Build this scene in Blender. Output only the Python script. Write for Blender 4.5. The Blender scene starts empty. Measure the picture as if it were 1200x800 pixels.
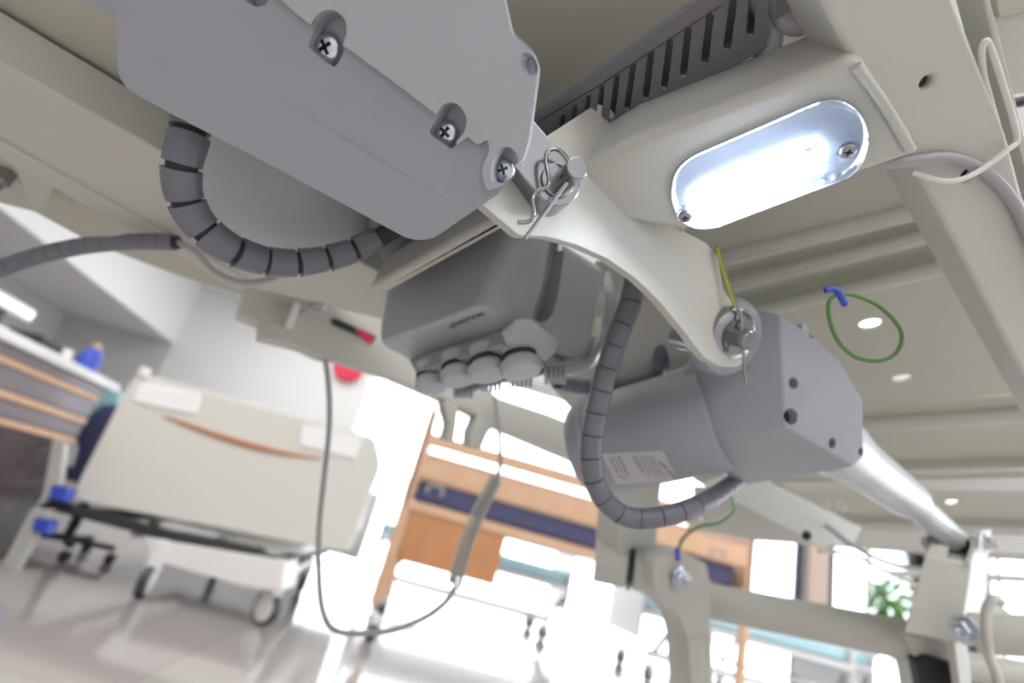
import bpy, bmesh, math, random
from mathutils import Vector, Matrix
random.seed(7)
S = bpy.context.scene
COL = S.collection

# ------------------------------------------------------------------ camera
FPX = 630.0
CAMZ = 0.65
PITCH, ROLL, YAW = math.radians(21.4), math.radians(15.3), math.radians(3.93)
_X = Vector((math.cos(YAW), -math.sin(YAW), 0)); _Y = Vector((math.sin(YAW), math.cos(YAW), 0)); _Z = Vector((0, 0, 1))
FW = _Y*math.cos(PITCH) + _Z*math.sin(PITCH)
_U = -_Y*math.sin(PITCH) + _Z*math.cos(PITCH)
RT = _X*math.cos(ROLL) + _U*math.sin(ROLL)
UP = -_X*math.sin(ROLL) + _U*math.cos(ROLL)
CAM = Vector((0, 0, CAMZ))
cd = bpy.data.cameras.new('camera'); cam = bpy.data.objects.new('camera', cd); COL.objects.link(cam)
cd.sensor_width = 36; cd.lens = FPX/1200*36; cd.clip_start = 0.01; cd.clip_end = 200
cam.matrix_world = Matrix(((RT.x, UP.x, -FW.x, 0), (RT.y, UP.y, -FW.y, 0), (RT.z, UP.z, -FW.z, CAMZ), (0, 0, 0, 1)))
cd.dof.use_dof = True; cd.dof.focus_distance = 0.335; cd.dof.aperture_fstop = 3.6
S.camera = cam

# ------------------------------------------------------------------ light
w = bpy.data.worlds.new('world'); S.world = w; w.use_nodes = True
w.node_tree.nodes['Background'].inputs[0].default_value = (0.93, 0.965, 1.0, 1)
w.node_tree.nodes['Background'].inputs[1].default_value = 8.0
S.view_settings.view_transform = 'Standard'; S.view_settings.look = 'None'
S.view_settings.exposure = -0.55; S.view_settings.gamma = 1; S.view_settings.use_curve_mapping = False

def area(name, loc, size, power, rot=(0, 0, 0), color=(1, 1, 1)):
    l = bpy.data.lights.new(name, 'AREA'); l.shape = 'RECTANGLE'; l.size, l.size_y = size
    l.energy = power; l.color = color
    o = bpy.data.objects.new(name, l); COL.objects.link(o); o.location = loc; o.rotation_euler = rot
    return o
area('fill_light_back', (-1.8, 6.0, 3.1), (2.5, 2.5), 95, color=(1, 0.985, 0.96))  # added fill under the ceiling, brightens the back wall
area('fill_light_front', (-2.2, 1.2, 3.1), (2.5, 2.5), 100, color=(1, 0.985, 0.96))  # added fill for the foot board and left side, no fixture
area('fill_light_rear', (1.0, -2.0, 3.1), (4, 2), 190, color=(1, 0.985, 0.96))  # added fill behind the camera for the near parts
area('fill_light_right', (4.0, 2.0, 3.1), (3, 3), 190, color=(1, 0.985, 0.96))  # added fill on the right, out of view

# ------------------------------------------------------------------ helpers
def ray(x, y): return FW + RT*((x-600)/FPX) - UP*((y-400)/FPX)
def P(x, y, d): return CAM + ray(x, y)*d
class Plane:
    def __init__(s, p, n):
        s.p = p; s.n = n.normalized()
        if s.n.dot(CAM - p) < 0: s.n = -s.n          # faces the camera
    def at(s, x, y):
        r = ray(x, y); return CAM + r*((s.p-CAM).dot(s.n)/r.dot(s.n))
def pl3(a, b, c):
    a, b, c = P(*a), P(*b), P(*c); return Plane(a, (b-a).cross(c-a))
def pldir(a, b, dirv):
    a, b = P(*a), P(*b); return Plane(a, (b-a).cross(dirv))
def wallY(y): return Plane(Vector((0, y, 0)), Vector((0, 1, 0)))
def wallX(x): return Plane(Vector((x, 0, 0)), Vector((1, 0, 0)))
def floorZ(z): return Plane(Vector((0, 0, z)), Vector((0, 0, 1)))
DA = Vector((0.85, 0.525, 0.04)).normalized(); DB = Vector((-0.692, 0.703, -0.164)).normalized()
# rotate bed axes by the yaw of the camera
_ry = Matrix.Rotation(-YAW, 3, 'Z'); DA = _ry @ DA; DB = _ry @ DB
DN = DA.cross(DB).normalized()
def bedp(D): return Plane(CAM + DN*D, DN)

def mat(name, col, rough=0.5, metal=0.0, bump=0.0, bscale=400, var=0.0, spec=0.5, emit=None, es=0, trans=0, coat=0, sss=0):
    m = bpy.data.materials.new(name); m.use_nodes = True; nt = m.node_tree; b = nt.nodes['Principled BSDF']
    b.inputs['Base Color'].default_value = (*col, 1); b.inputs['Roughness'].default_value = rough
    b.inputs['Metallic'].default_value = metal; b.inputs['Specular IOR Level'].default_value = spec
    b.inputs['Transmission Weight'].default_value = trans; b.inputs['Coat Weight'].default_value = coat
    if emit: b.inputs['Emission Color'].default_value = (*emit, 1); b.inputs['Emission Strength'].default_value = es
    tc = nt.nodes.new('ShaderNodeTexCoord')
    if bump:
        n = nt.nodes.new('ShaderNodeTexNoise'); n.inputs['Scale'].default_value = bscale; n.inputs['Detail'].default_value = 3
        bp = nt.nodes.new('ShaderNodeBump'); bp.inputs['Strength'].default_value = bump; bp.inputs['Distance'].default_value = 0.001
        nt.links.new(tc.outputs['Object'], n.inputs['Vector']); nt.links.new(n.outputs['Fac'], bp.inputs['Height'])
        nt.links.new(bp.outputs['Normal'], b.inputs['Normal'])
    if var:
        n = nt.nodes.new('ShaderNodeTexNoise'); n.inputs['Scale'].default_value = 9; n.inputs['Detail'].default_value = 4
        mx = nt.nodes.new('ShaderNodeMix'); mx.data_type = 'RGBA'
        mx.inputs['A'].default_value = (*[c*(1-var) for c in col], 1); mx.inputs['B'].default_value = (*[min(1, c*(1+var)) for c in col], 1)
        nt.links.new(tc.outputs['Object'], n.inputs['Vector']); nt.links.new(n.outputs['Fac'], mx.inputs['Factor'])
        nt.links.new(mx.outputs['Result'], b.inputs['Base Color'])
    return m
M = {}
M['cream'] = mat('cream_powder_coat', (0.545, 0.545, 0.50), 0.42, bump=0.25, bscale=900, var=0.03)
M['deck'] = mat('deck_paint', (0.50, 0.49, 0.42), 0.55, bump=0.2, bscale=700, var=0.04)
M['plastic'] = mat('grey_plastic', (0.345, 0.365, 0.41), 0.42, bump=0.35, bscale=1500, var=0.03)
M['plastic_light'] = mat('light_grey_plastic', (0.44, 0.46, 0.505), 0.4, bump=0.35, bscale=1500, var=0.02)
M['boxgrey'] = mat('box_grey_plastic', (0.43, 0.445, 0.475), 0.45, bump=0.3, bscale=1500)
M['recess'] = mat('shaded_steel_recess', (0.13, 0.14, 0.15), 0.4, 0.8)  # shade of the screw cross put into a darker steel colour
M['conduit'] = mat('slate_conduit', (0.16, 0.165, 0.20), 0.38, bump=.1)
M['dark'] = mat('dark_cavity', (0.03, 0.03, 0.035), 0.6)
M['duct'] = mat('dark_grey_duct', (0.155, 0.15, 0.175), 0.45, bump=0.15)
M['steel'] = mat('polished_steel', (0.34, 0.34, 0.36), 0.2, 1.0, bump=0.1, bscale=300)
M['zinc'] = mat('blue_zinc_plating', (0.62, 0.68, 0.74), 0.25, 1.0, bump=0.15, bscale=500)
M['rod'] = mat('satin_aluminium', (0.55, 0.56, 0.59), 0.38, 0.35)
M['cable'] = mat('grey_cable', (0.36, 0.36, 0.38), 0.4)
M['white_cable'] = mat('white_cable', (0.72, 0.71, 0.69), 0.4)
M['black'] = mat('black_rubber', (0.02, 0.02, 0.022), 0.5)
M['white'] = mat('white_plastic', (0.78, 0.78, 0.77), 0.35)
M['blue'] = mat('blue_plastic', (0.05, 0.09, 0.55), 0.35)
M['wood'] = mat('orange_wood', (0.72, 0.46, 0.30), 0.45, var=0.12)
M['woodpanel'] = mat('orange_wood_panel', (0.58, 0.27, 0.12), 0.4, var=0.15)
M['darkwood'] = mat('dark_laminate', (0.085, 0.06, 0.065), 0.35, var=0.2)
M['navy'] = mat('navy_vinyl', (0.07, 0.075, 0.17), 0.5, var=0.1)
M['red'] = mat('red_plastic', (0.62, 0.03, 0.07), 0.4)
M['label'] = mat('silver_label', (0.52, 0.52, 0.54), 0.4)
M['ink'] = mat('grey_ink', (0.10, 0.10, 0.14), 0.6)
M['green'] = mat('green_insulation', (0.10, 0.24, 0.06), 0.4)
M['yellow'] = mat('yellow_insulation', (0.42, 0.36, 0.05), 0.4)
M['leaf'] = mat('leaf_green', (0.26, 0.52, 0.14), 0.5, var=0.3)
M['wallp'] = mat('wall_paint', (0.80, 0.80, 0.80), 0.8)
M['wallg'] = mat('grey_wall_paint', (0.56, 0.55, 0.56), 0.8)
M['frame'] = mat('dark_window_frame', (0.05, 0.05, 0.07), 0.4)
M['teal'] = mat('pale_teal_plastic', (0.28, 0.50, 0.52), 0.4)
M['paleblue'] = mat('pale_blue_fabric', (0.45, 0.68, 0.76), 0.7)

def floor_mat():
    m = bpy.data.materials.new('glossy_floor_tile'); m.use_nodes = True; nt = m.node_tree; b = nt.nodes['Principled BSDF']
    tc = nt.nodes.new('ShaderNodeTexCoord'); br = nt.nodes.new('ShaderNodeTexBrick')
    br.offset = 0; br.inputs['Scale'].default_value = 1.0; br.inputs['Brick Width'].default_value = 0.6; br.inputs['Row Height'].default_value = 0.6
    br.inputs['Mortar Size'].default_value = 0.003
    br.inputs['Color1'].default_value = (0.40, 0.365, 0.35, 1); br.inputs['Color2'].default_value = (0.44, 0.405, 0.385, 1); br.inputs['Mortar'].default_value = (0.29, 0.27, 0.26, 1)
    nt.links.new(tc.outputs['Object'], br.inputs['Vector']); nt.links.new(br.outputs['Color'], b.inputs['Base Color'])
    b.inputs['Roughness'].default_value = 0.09; b.inputs['Specular IOR Level'].default_value = 0.8
    return m
M['floor'] = floor_mat()
def glass_mat(name='window_glass', tint=(0.97, 0.985, 1)):
    m = bpy.data.materials.new(name); m.use_nodes = True; nt = m.node_tree; nt.nodes.clear()
    o = nt.nodes.new('ShaderNodeOutputMaterial'); mx = nt.nodes.new('ShaderNodeMixShader'); t = nt.nodes.new('ShaderNodeBsdfTransparent'); g = nt.nodes.new('ShaderNodeBsdfGlossy')
    t.inputs[0].default_value = (*tint, 1); g.inputs['Roughness'].default_value = 0.03
    fr = nt.nodes.new('ShaderNodeFresnel'); fr.inputs[0].default_value = 1.45
    nt.links.new(fr.outputs[0], mx.inputs[0]); nt.links.new(t.outputs[0], mx.inputs[1]); nt.links.new(g.outputs[0], mx.inputs[2]); nt.links.new(mx.outputs[0], o.inputs[0])
    return m
M['glass'] = glass_mat(); M['cover'] = glass_mat('clear_lamp_cover', (0.86, 0.90, 0.98))
def emat(name, col, s):
    m = mat(name, (0.8, 0.8, 0.8), 0.5, emit=col, es=s); return m
M['led'] = emat('white_led_panel', (0.78, 0.88, 1.0), 14)
M['lampdisc'] = emat('downlight_glow', (1, 0.98, 0.94), 9)
M['screen'] = emat('lit_screen', (0.82, 0.92, 1.0), 2.2)

def tag(o, label=None, cat=None, group=None, kind=None):
    if label: o['label'] = label
    if cat: o['category'] = cat
    if group: o['group'] = group
    if kind: o['kind'] = kind
    return o
def empty(name, loc, label, cat, group=None):
    o = bpy.data.objects.new(name, None); COL.objects.link(o); o.location = loc; o.empty_display_size = 0.02
    return tag(o, label, cat, group)
def wloc(o):
    v = Vector((0, 0, 0))
    while o: v = v + o.location; o = o.parent
    return v
def link(name, me, parent=None):
    o = bpy.data.objects.new(name, me); COL.objects.link(o)
    if parent:
        o.parent = parent; me.transform(Matrix.Translation(-wloc(parent)))
    return o
def fin(bm, name, m, parent=None, bevel=0, seg=3, smooth=40, cuts=None, ang=35, mats=None, origin=None, wn=True, bfirst=False):
    """mesh out of a bmesh; optional boolean cuts (list of bmesh) and bevel, baked in"""
    bmesh.ops.recalc_face_normals(bm, faces=bm.faces[:])
    for f in bm.faces: f.smooth = True
    me = bpy.data.meshes.new(name); bm.to_mesh(me); bm.free()
    for mm in (mats or [m]): me.materials.append(mm)
    if bevel or cuts:
        t = bpy.data.objects.new('tmp', me); COL.objects.link(t); tmp = []
        if bevel and bfirst:
            b = t.modifiers.new('v', 'BEVEL'); b.width = bevel; b.segments = seg; b.limit_method = 'ANGLE'; b.angle_limit = math.radians(ang); b.miter_outer = 'MITER_SHARP'
        for c in (cuts or []):
            bmesh.ops.recalc_face_normals(c, faces=c.faces[:])
            for f in c.faces: f.material_index = 1 if mats and len(mats) > 1 else 0
            cm = bpy.data.meshes.new('cut'); c.to_mesh(cm); c.free()
            for q in (mats or [m]): cm.materials.append(q)
            co = bpy.data.objects.new('cut', cm); COL.objects.link(co); tmp.append(co)
            b = t.modifiers.new('b', 'BOOLEAN'); b.operation = 'DIFFERENCE'; b.object = co; b.solver = 'EXACT'
        if bevel and not bfirst:
            b = t.modifiers.new('v', 'BEVEL'); b.width = bevel; b.segments = seg; b.limit_method = 'ANGLE'; b.angle_limit = math.radians(ang); b.miter_outer = 'MITER_SHARP'
        dg = bpy.context.evaluated_depsgraph_get(); me2 = bpy.data.meshes.new_from_object(t.evaluated_get(dg))
        for q in tmp: bpy.data.objects.remove(q)
        bpy.data.objects.remove(t); me = me2; me.name = name
        for p in me.polygons: p.use_smooth = True
    me.set_sharp_from_angle(angle=math.radians(smooth))
    if (bevel or cuts) and wn:
        t = bpy.data.objects.new('tmp', me); COL.objects.link(t)
        b = t.modifiers.new('w', 'WEIGHTED_NORMAL'); b.mode = 'FACE_AREA'; b.weight = 100; b.keep_sharp = True; b.thresh = 0.0001
        me2 = bpy.data.meshes.new_from_object(t.evaluated_get(bpy.context.evaluated_depsgraph_get())); bpy.data.objects.remove(t); me = me2; me.name = name
    o = link(name, me, parent)
    if not parent:
        c = origin if origin is not None else sum((v.co for v in me.vertices), Vector())/max(1, len(me.vertices))
        me.transform(Matrix.Translation(-c)); o.location = c
    return o
def add_prism(bm, pts, off, scale=1.0):
    """front polygon pts (3d) pushed by vector off to a back polygon"""
    c = sum(pts, Vector())/len(pts)
    a = [bm.verts.new(p) for p in pts]; b = [bm.verts.new(c+off+(p-c)*scale) for p in pts]
    n = len(pts); bm.faces.new(a); bm.faces.new(b[::-1])
    for i in range(n): bm.faces.new((a[i], b[i], b[(i+1) % n], a[(i+1) % n]))
    return bm
def rnd(poly, r, seg=5):
    """fillet the corners of a 2d polygon; r a number or one per corner"""
    out = []; n = len(poly)
    for i in range(n):
        p0, p1, p2 = Vector(poly[i-1][:2]), Vector(poly[i][:2]), Vector(poly[(i+1) % n][:2])
        ri = r[i] if isinstance(r, (list, tuple)) else r
        d0 = (p0-p1); d1 = (p2-p1); ri = min(ri, d0.length*0.48, d1.length*0.48)
        if ri < 0.3: out.append(tuple(p1)); continue
        a = p1+d0.normalized()*ri; b = p1+d1.normalized()*ri
        for k in range(seg+1):
            t = k/seg; q = a*(1-t)**2 + p1*2*t*(1-t) + b*t*t; out.append(tuple(q))
    return out
def plate(name, poly, plane, thick, m, parent=None, bevel=0, r=0, cuts=None, lift=0, off=None, scale=1.0, seg=3, smooth=40, ang=35, extra=None):
    """pixel outline laid on a plane, given real thickness away from the camera"""
    poly = rnd(poly, r) if r else poly
    pts = [plane.at(*p)+plane.n*lift for p in poly]
    bm = bmesh.new(); add_prism(bm, pts, off if off is not None else -plane.n*thick, scale)
    if extra: extra(bm)
    return fin(bm, name, m, parent, bevel, seg, smooth, cuts, ang)
def frame_of(n, up=None):
    n = n.normalized(); u = up if up is not None else (Vector((0, 0, 1)) if abs(n.z) < 0.9 else Vector((1, 0, 0)))
    x = u.cross(n).normalized(); y = n.cross(x).normalized(); return x, y, n
def lathe(bm, p, axis, prof, seg=28, sx=1, up=None, mi=0):
    """profile [(r, h)] turned round axis from p"""
    x, y, n = frame_of(axis, up); rings = []
    for r, h in prof:
        if r < 1e-6: rings.append([bm.verts.new(p+n*h)])
        else: rings.append([bm.verts.new(p+n*h+(x*math.cos(2*math.pi*k/seg)*sx+y*math.sin(2*math.pi*k/seg))*r) for k in range(seg)])
    for a, b in zip(rings, rings[1:]):
        for k in range(seg):
            k2 = (k+1) % seg
            if len(a) == 1 and len(b) == 1: continue
            if len(a) == 1: f = bm.faces.new((a[0], b[k], b[k2]))
            elif len(b) == 1: f = bm.faces.new((a[k], b[0], a[k2]))
            else: f = bm.faces.new((a[k], b[k], b[k2], a[k2]))
            f.material_index = mi
    for rr in (rings[0], rings[-1]):
        if len(rr) > 1: f = bm.faces.new(rr); f.material_index = mi
    return bm
def cyl(p, axis, r, h, seg=28, r2=None):
    bm = bmesh.new(); lathe(bm, p, axis, [(r, 0), (r if r2 is None else r2, h)], seg); return bm
def box(bm, c, sx, sy, sz, ax=None):
    x, y, z = ax or (Vector((1, 0, 0)), Vector((0, 1, 0)), Vector((0, 0, 1)))
    vs = [bm.verts.new(c+x*sx/2*i+y*sy/2*j+z*sz/2*k) for i in (-1, 1) for j in (-1, 1) for k in (-1, 1)]
    for q in ((0, 1, 3, 2), (4, 6, 7, 5), (0, 4, 5, 1), (2, 3, 7, 6), (0, 2, 6, 4), (1, 5, 7, 3)): bm.faces.new([vs[i] for i in q])
    return bm
def bx(x0, x1, y0, y1, z0, z1, bm=None):
    bm = bm or bmesh.new(); return box(bm, Vector(((x0+x1)/2, (y0+y1)/2, (z0+z1)/2)), x1-x0, y1-y0, z1-z0)
def beam(bm, p1, p2, wd, ht, up):
    """bar between two points, width wd across, height ht along up"""
    d = (p2-p1); z = d.normalized(); x = up.cross(z).normalized(); y = z.cross(x).normalized()
    return box(bm, (p1+p2)/2, wd, ht, d.length, (x, y, z))
def spline(pts, n=8):
    out = []; q = [pts[0]*2-pts[1]] + list(pts) + [pts[-1]*2-pts[-2]]
    for i in range(1, len(q)-2):
        a, b, c, d = q[i-1], q[i], q[i+1], q[i+2]
        for k in range(n):
            t = k/n; out.append(0.5*((2*b)+(c-a)*t+(2*a-5*b+4*c-d)*t*t+(3*b-a-3*c+d)*t**3))
    out.append(q[-2]); return out
def frames(path):
    ts = [(path[min(i+1, len(path)-1)]-path[max(i-1, 0)]).normalized() for i in range(len(path))]
    u = Vector((0.3, 0.2, 1)).cross(ts[0]).normalized(); fr = []
    for t in ts:
        u = (u - t*u.dot(t)).normalized(); fr.append((u, t.cross(u).normalized(), t))
    return fr
def tube(bm, path, r, seg=14, rf=None, mi=0):
    fr = frames(path); rings = []
    for i, (p, (u, v, t)) in enumerate(zip(path, fr)):
        rr = rf(i) if rf else r
        rings.append([bm.verts.new(p+(u*math.cos(2*math.pi*k/seg)+v*math.sin(2*math.pi*k/seg))*rr) for k in range(seg)])
    for a, b in zip(rings, rings[1:]):
        for k in range(seg):
            f = bm.faces.new((a[k], b[k], b[(k+1) % seg], a[(k+1) % seg])); f.material_index = mi
    bm.faces.new(rings[0]).material_index = mi; bm.faces.new(rings[-1][::-1]).material_index = mi
    return bm
def resample(path, step):
    L = [0]
    for a, b in zip(path, path[1:]): L.append(L[-1]+(b-a).length)
    n = max(2, round(L[-1]/step)); out = []; j = 0
    for i in range(n+1):
        s = L[-1]*i/n
        while j < len(L)-2 and L[j+1] < s: j += 1
        t = (s-L[j])/max(1e-9, L[j+1]-L[j]); out.append(path[j].lerp(path[j+1], t))
    return out
def wire(name, pts, r, m, parent=None, seg=12, n=8):
    bm = bmesh.new(); tube(bm, spline([P(*p) for p in pts], n), r, seg); return fin(bm, name, m, parent)
def hullbm(pts):
    bm = bmesh.new(); vs = [bm.verts.new(p) for p in pts]
    r = bmesh.ops.convex_hull(bm, input=vs); g = [e for e in r['geom_interior'] if isinstance(e, bmesh.types.BMVert)] + [e for e in r['geom_unused'] if isinstance(e, bmesh.types.BMVert)]
    bmesh.ops.delete(bm, geom=list(set(g)), context='VERTS')
    bmesh.ops.dissolve_limit(bm, angle_limit=math.radians(2.5), verts=bm.verts[:], edges=bm.edges[:]); return bm
def textmesh(bmname, s, size, p, x, y, m, parent, thick=0.00015):
    cu = bpy.data.curves.new(bmname, 'FONT'); cu.body = s; cu.size = size; cu.extrude = thick; cu.align_x = 'CENTER'; cu.align_y = 'CENTER'
    t = bpy.data.objects.new('tmp', cu); COL.objects.link(t); dg = bpy.context.evaluated_depsgraph_get()
    me = bpy.data.meshes.new_from_object(t.evaluated_get(dg)); bpy.data.objects.remove(t)
    z = x.cross(y).normalized(); me.transform(Matrix(((x.x, y.x, z.x, p.x), (x.y, y.y, z.y, p.y), (x.z, y.z, z.z, p.z), (0, 0, 0, 1))))
    me.materials.clear(); me.materials.append(m); return link(bmname, me, parent)
# ------------------------------------------------------------------ room
BY = 8.0
cp = wallY(BY).at(203, 402); CX, CZ = cp.x, cp.z
LX = CX-1.5; RX = 9.0; FY = -4.0; TOP = 3.2
def struct(name, bm, m, bevel=0):
    o = fin(bm, name, m, bevel=bevel); o['kind'] = 'structure'; return o
o = struct('floor', bx(LX-.2, RX+.2, FY-.2, BY+.2, -.1, 0), M['floor'])
struct('ceiling', bx(LX-.2, RX+.2, FY-.2, BY+.2, TOP, TOP+.15), M['wallp'])
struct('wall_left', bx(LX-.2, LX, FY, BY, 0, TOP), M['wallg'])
struct('wall_rear', bx(LX, RX, FY-.2, FY, 0, TOP), M['wallp'])
struct('wall_right', bx(RX, RX+.2, FY, 0, 0, TOP), M['wallp'])
struct('trim_5', bx(RX, RX+.2, 0, BY, 3.14, TOP), M['wallp'])
bm = bx(RX+.02, RX+.08, 0, .06, 0, 3.14)
for k_ in range(1, 5): bx(RX+.02, RX+.08, k_*2-.06, k_*2, 0, 3.14, bm)
bx(RX+.02, RX+.08, 0, BY, 0, .06, bm); w3 = struct('window_3', bm, M['white'])
fin(bx(RX+.045, RX+.052, .05, BY-.05, .05, 3.09), 'pane', M['glass'], w3)
WX0 = wallY(BY).at(424, 480).x
struct('wall_back', bx(CX, WX0, BY, BY+.2, 0, TOP), M['wallg' if False else 'wallp'])
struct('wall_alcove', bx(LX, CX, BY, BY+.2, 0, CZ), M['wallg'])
struct('trim_1', bx(LX, CX, FY, BY, CZ, TOP), M['wallp'])       # bulkhead over the reception desk
# glazing to the floor along the rest of the back wall
struct('trim_2', bx(WX0, RX, BY, BY+.2, 3.14, TOP), M['wallp'])
x1, x2 = wallY(BY).at(944, 700).x, wallY(BY).at(968, 700).x
struct('wall_pier', bx(x1, x2, BY-.05, BY+.2, 0, 3.14), mat('peach_wall_paint', (0.74, 0.55, 0.45), 0.7))
xs = [WX0, WX0+1.6, WX0+3.2, WX0+4.8, x1-.02]
def window(n, a, b, mull):
    bm = bx(a, b, BY+.02, BY+.08, 0, .015); bx(a, b, BY+.02, BY+.08, 3.08, 3.14, bm)
    for m_ in [a+.03, b-.03] + mull: bx(m_-.03, m_+.03, BY+.02, BY+.08, 0, 3.14, bm)
    f = struct('window_%d' % n, bm, M['white'])
    p = fin(bx(a+.05, b-.05, BY+.045, BY+.052, .05, 3.09), 'pane', M['glass'], f)
window(1, WX0, x1, [])
for k, a in enumerate([x1-.2]):
    struct('trim_3', bx(a, a+.12, BY-.04, BY+.02, 0, 3.14), M['frame'])
struct('trim_4', bx(x2, x2+.09, BY-.04, BY+.02, 0, 3.14), M['frame'])
window(2, x2+.09, RX, [wallY(BY).at(1020, 700).x])
# far column with the red fitting
c0, c1 = wallY(6.6).at(374, 480), wallY(6.6).at(423, 480)
col = struct('column_1', bx(c0.x, c1.x, 6.6, 6.9, 0, TOP), M['white'])
q = wallY(6.58).at(409, 430)
bm = cyl(q+Vector((0, .02, 0)), Vector((0, -1, 0)), .19, .08); o = fin(bm, 'alarm_bell', M['red'], bevel=.02)
tag(o, 'round red fitting high on the white column, partly hidden by bed frame', 'alarm bell')
q = wallY(BY).at(243, 328)
o = fin(cyl(q, Vector((0, -1, 0)), .06, .12, r2=.04), 'security_camera', M['wallg'], bevel=.01)
tag(o, 'small grey camera on the wall corner high above the white bed', 'security camera')

for (x_, y_), lb in (((1019, 381), 'round ceiling light seen through the upper hole of the deck panel'), ((1117, 589), 'round ceiling light seen through the small slot beside the silver tube')):
    q = floorZ(TOP).at(x_, y_); cl = empty('ceiling_lamp', Vector((q.x, q.y, TOP)), lb, 'ceiling lamp')
    fin(cyl(Vector((q.x, q.y, TOP-.02)), Vector((0, 0, 1)), .16, .02), 'rim', M['white'], cl, bevel=.004)
    fin(cyl(Vector((q.x, q.y, TOP-.024)), Vector((0, 0, 1)), .14, .004), 'diffuser', M['lampdisc'], cl)
# ------------------------------------------------------------------ reception desk
def FZ(x, y, z): return floorZ(z).at(x, y)
DZ = 1.02
e = FZ(143, 452, DZ); DX, DY = e.x, e.y
desk = empty('reception_desk', (DX-.4, DY-1.5, 0), 'dark wood reception desk with orange strips and a white top', 'desk')
bm = bx(DX-.75, DX, DY-3.2, DY, DZ-.05, DZ); fin(bm, 'worktop', M['white'], desk, bevel=.008)
bm = bx(DX-.7, DX-.06, DY-3.15, DY-.06, 0, DZ-.05); fin(bm, 'body', M['darkwood'], desk)
px_ = wallX(DX-.06)
for ya, yb in ((428, 437), (466, 475), (497, 505)):
    z1, z0 = px_.at(30, ya).z, px_.at(30, yb).z
    fin(bx(DX-.062, DX-.045, DY-3.15, DY-.06, z0, z1), 'trim_strip', M['wood'], desk, bevel=.002)
z1, z0 = px_.at(30, 406).z, px_.at(30, 425).z
for ya, yb in ((406, 426), (439, 464), (477, 495)):
    z1, z0 = px_.at(30, ya).z, px_.at(30, yb).z
    d = fin(bx(DX-.062, DX-.05, DY-3.15, DY-.06, z0, z1), 'front_panel', mat('mauve_laminate', (0.24, 0.215, 0.24), .35), desk, bevel=.002)
# things on the desk
pt = wallX(DX-.16)
mo = empty('monitor', (DX-.16, pt.at(15, 370).y, DZ), 'monitor with a bright white screen standing on the reception desk', 'monitor')
a, b = pt.at(-30, 335), pt.at(36, 378)
fin(bx(DX-.19, DX-.16, a.y, b.y, DZ+.1, pt.at(18, 350).z), 'screen_housing', M['white'], mo, bevel=.006)
fin(bx(DX-.159, DX-.156, a.y+.015, b.y-.015, DZ+.12, pt.at(18, 350).z-.02), 'screen', M['screen'], mo)
fin(bx(DX-.19, DX-.17, (a.y+b.y)/2-.04, (a.y+b.y)/2+.04, DZ+.005, DZ+.12), 'stand', M['dark'], mo)
fin(bx(DX-.28, DX-.08, (a.y+b.y)/2-.12, (a.y+b.y)/2+.12, DZ, DZ+.012), 'base', M['dark'], mo, bevel=.004)
a, b = pt.at(40, 395), pt.at(66, 408)
tag(fin(bx(DX-.30, DX-.12, a.y, b.y, DZ, DZ+.07), 'printer', M['dark'], bevel=.01), 'low black box lying on the desk beside the bright monitor', 'box')
q = pt.at(75, 410); tag(fin(cyl(Vector((q.x, q.y, DZ)), Vector((0, 0, 1)), .045, .07), 'cup', M['white'], bevel=.004), 'small white cup on the desk between black box and blue bottle', 'cup')
q = pt.at(103, 425); q.y = min(q.y, DY-.09); bt = empty('spray_bottle', (q.x, q.y, DZ), 'blue bottle with orange cap near the end of the desk', 'bottle')
bm = bmesh.new(); lathe(bm, Vector((q.x, q.y, DZ)), Vector((0, 0, 1)), [(.055, 0), (.06, .02), (.06, .09), (.045, .13), (.025, .15)]); fin(bm, 'bottle_body', M['blue'], bt)
fin(cyl(Vector((q.x, q.y, DZ+.15)), Vector((0, 0, 1)), .024, .03), 'cap', M['wood'], bt, bevel=.003)

# ------------------------------------------------------------------ office chair between desk and bed
YC = 3.75
wc = wallY(YC)
seat = wc.at(90, 560)
oc = empty('office_chair', (seat.x, YC+.2, 0), 'dark navy chair standing between the desk and the white bed', 'chair')
plate('backrest', [(137, 474), (124, 518), (104, 560), (79, 562), (92, 524), (84, 508), (98, 490), (120, 474)], wc, .07, M['navy'], oc, bevel=.015, r=4)
plate('headrest', [(104, 453), (141, 458), (136, 476), (98, 488)], Plane(Vector((0, YC+.02, 0)), Vector((0, 1, 0))), .06, M['teal'], oc, bevel=.012, r=3)
zz = seat.z
fin(bx(seat.x-.22, seat.x+.2, YC, YC+.45, .42, .5), 'seat', M['navy'], oc, bevel=.02)
fin(bx(seat.x-.02, seat.x+.03, YC+.02, YC+.06, .45, zz+.05), 'back_post', M['dark'], oc)
fin(cyl(Vector((seat.x, YC+.22, .08)), Vector((0, 0, 1)), .03, .36), 'column', M['dark'], oc)
for k in range(5):
    a = k*math.tau/5+.3; c = Vector((seat.x, YC+.22, .09)); d = Vector((math.cos(a), math.sin(a), 0))
    bm = bmesh.new(); beam(bm, c, c+d*.27, .04, .03, Vector((0, 0, 1))); fin(bm, 'base_arm', M['dark'], oc)
    fin(cyl(c+d*.27+Vector((-.02, 0, -.06)), Vector((1, 0, 0)), .03, .04), 'caster', M['dark'], oc)

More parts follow.
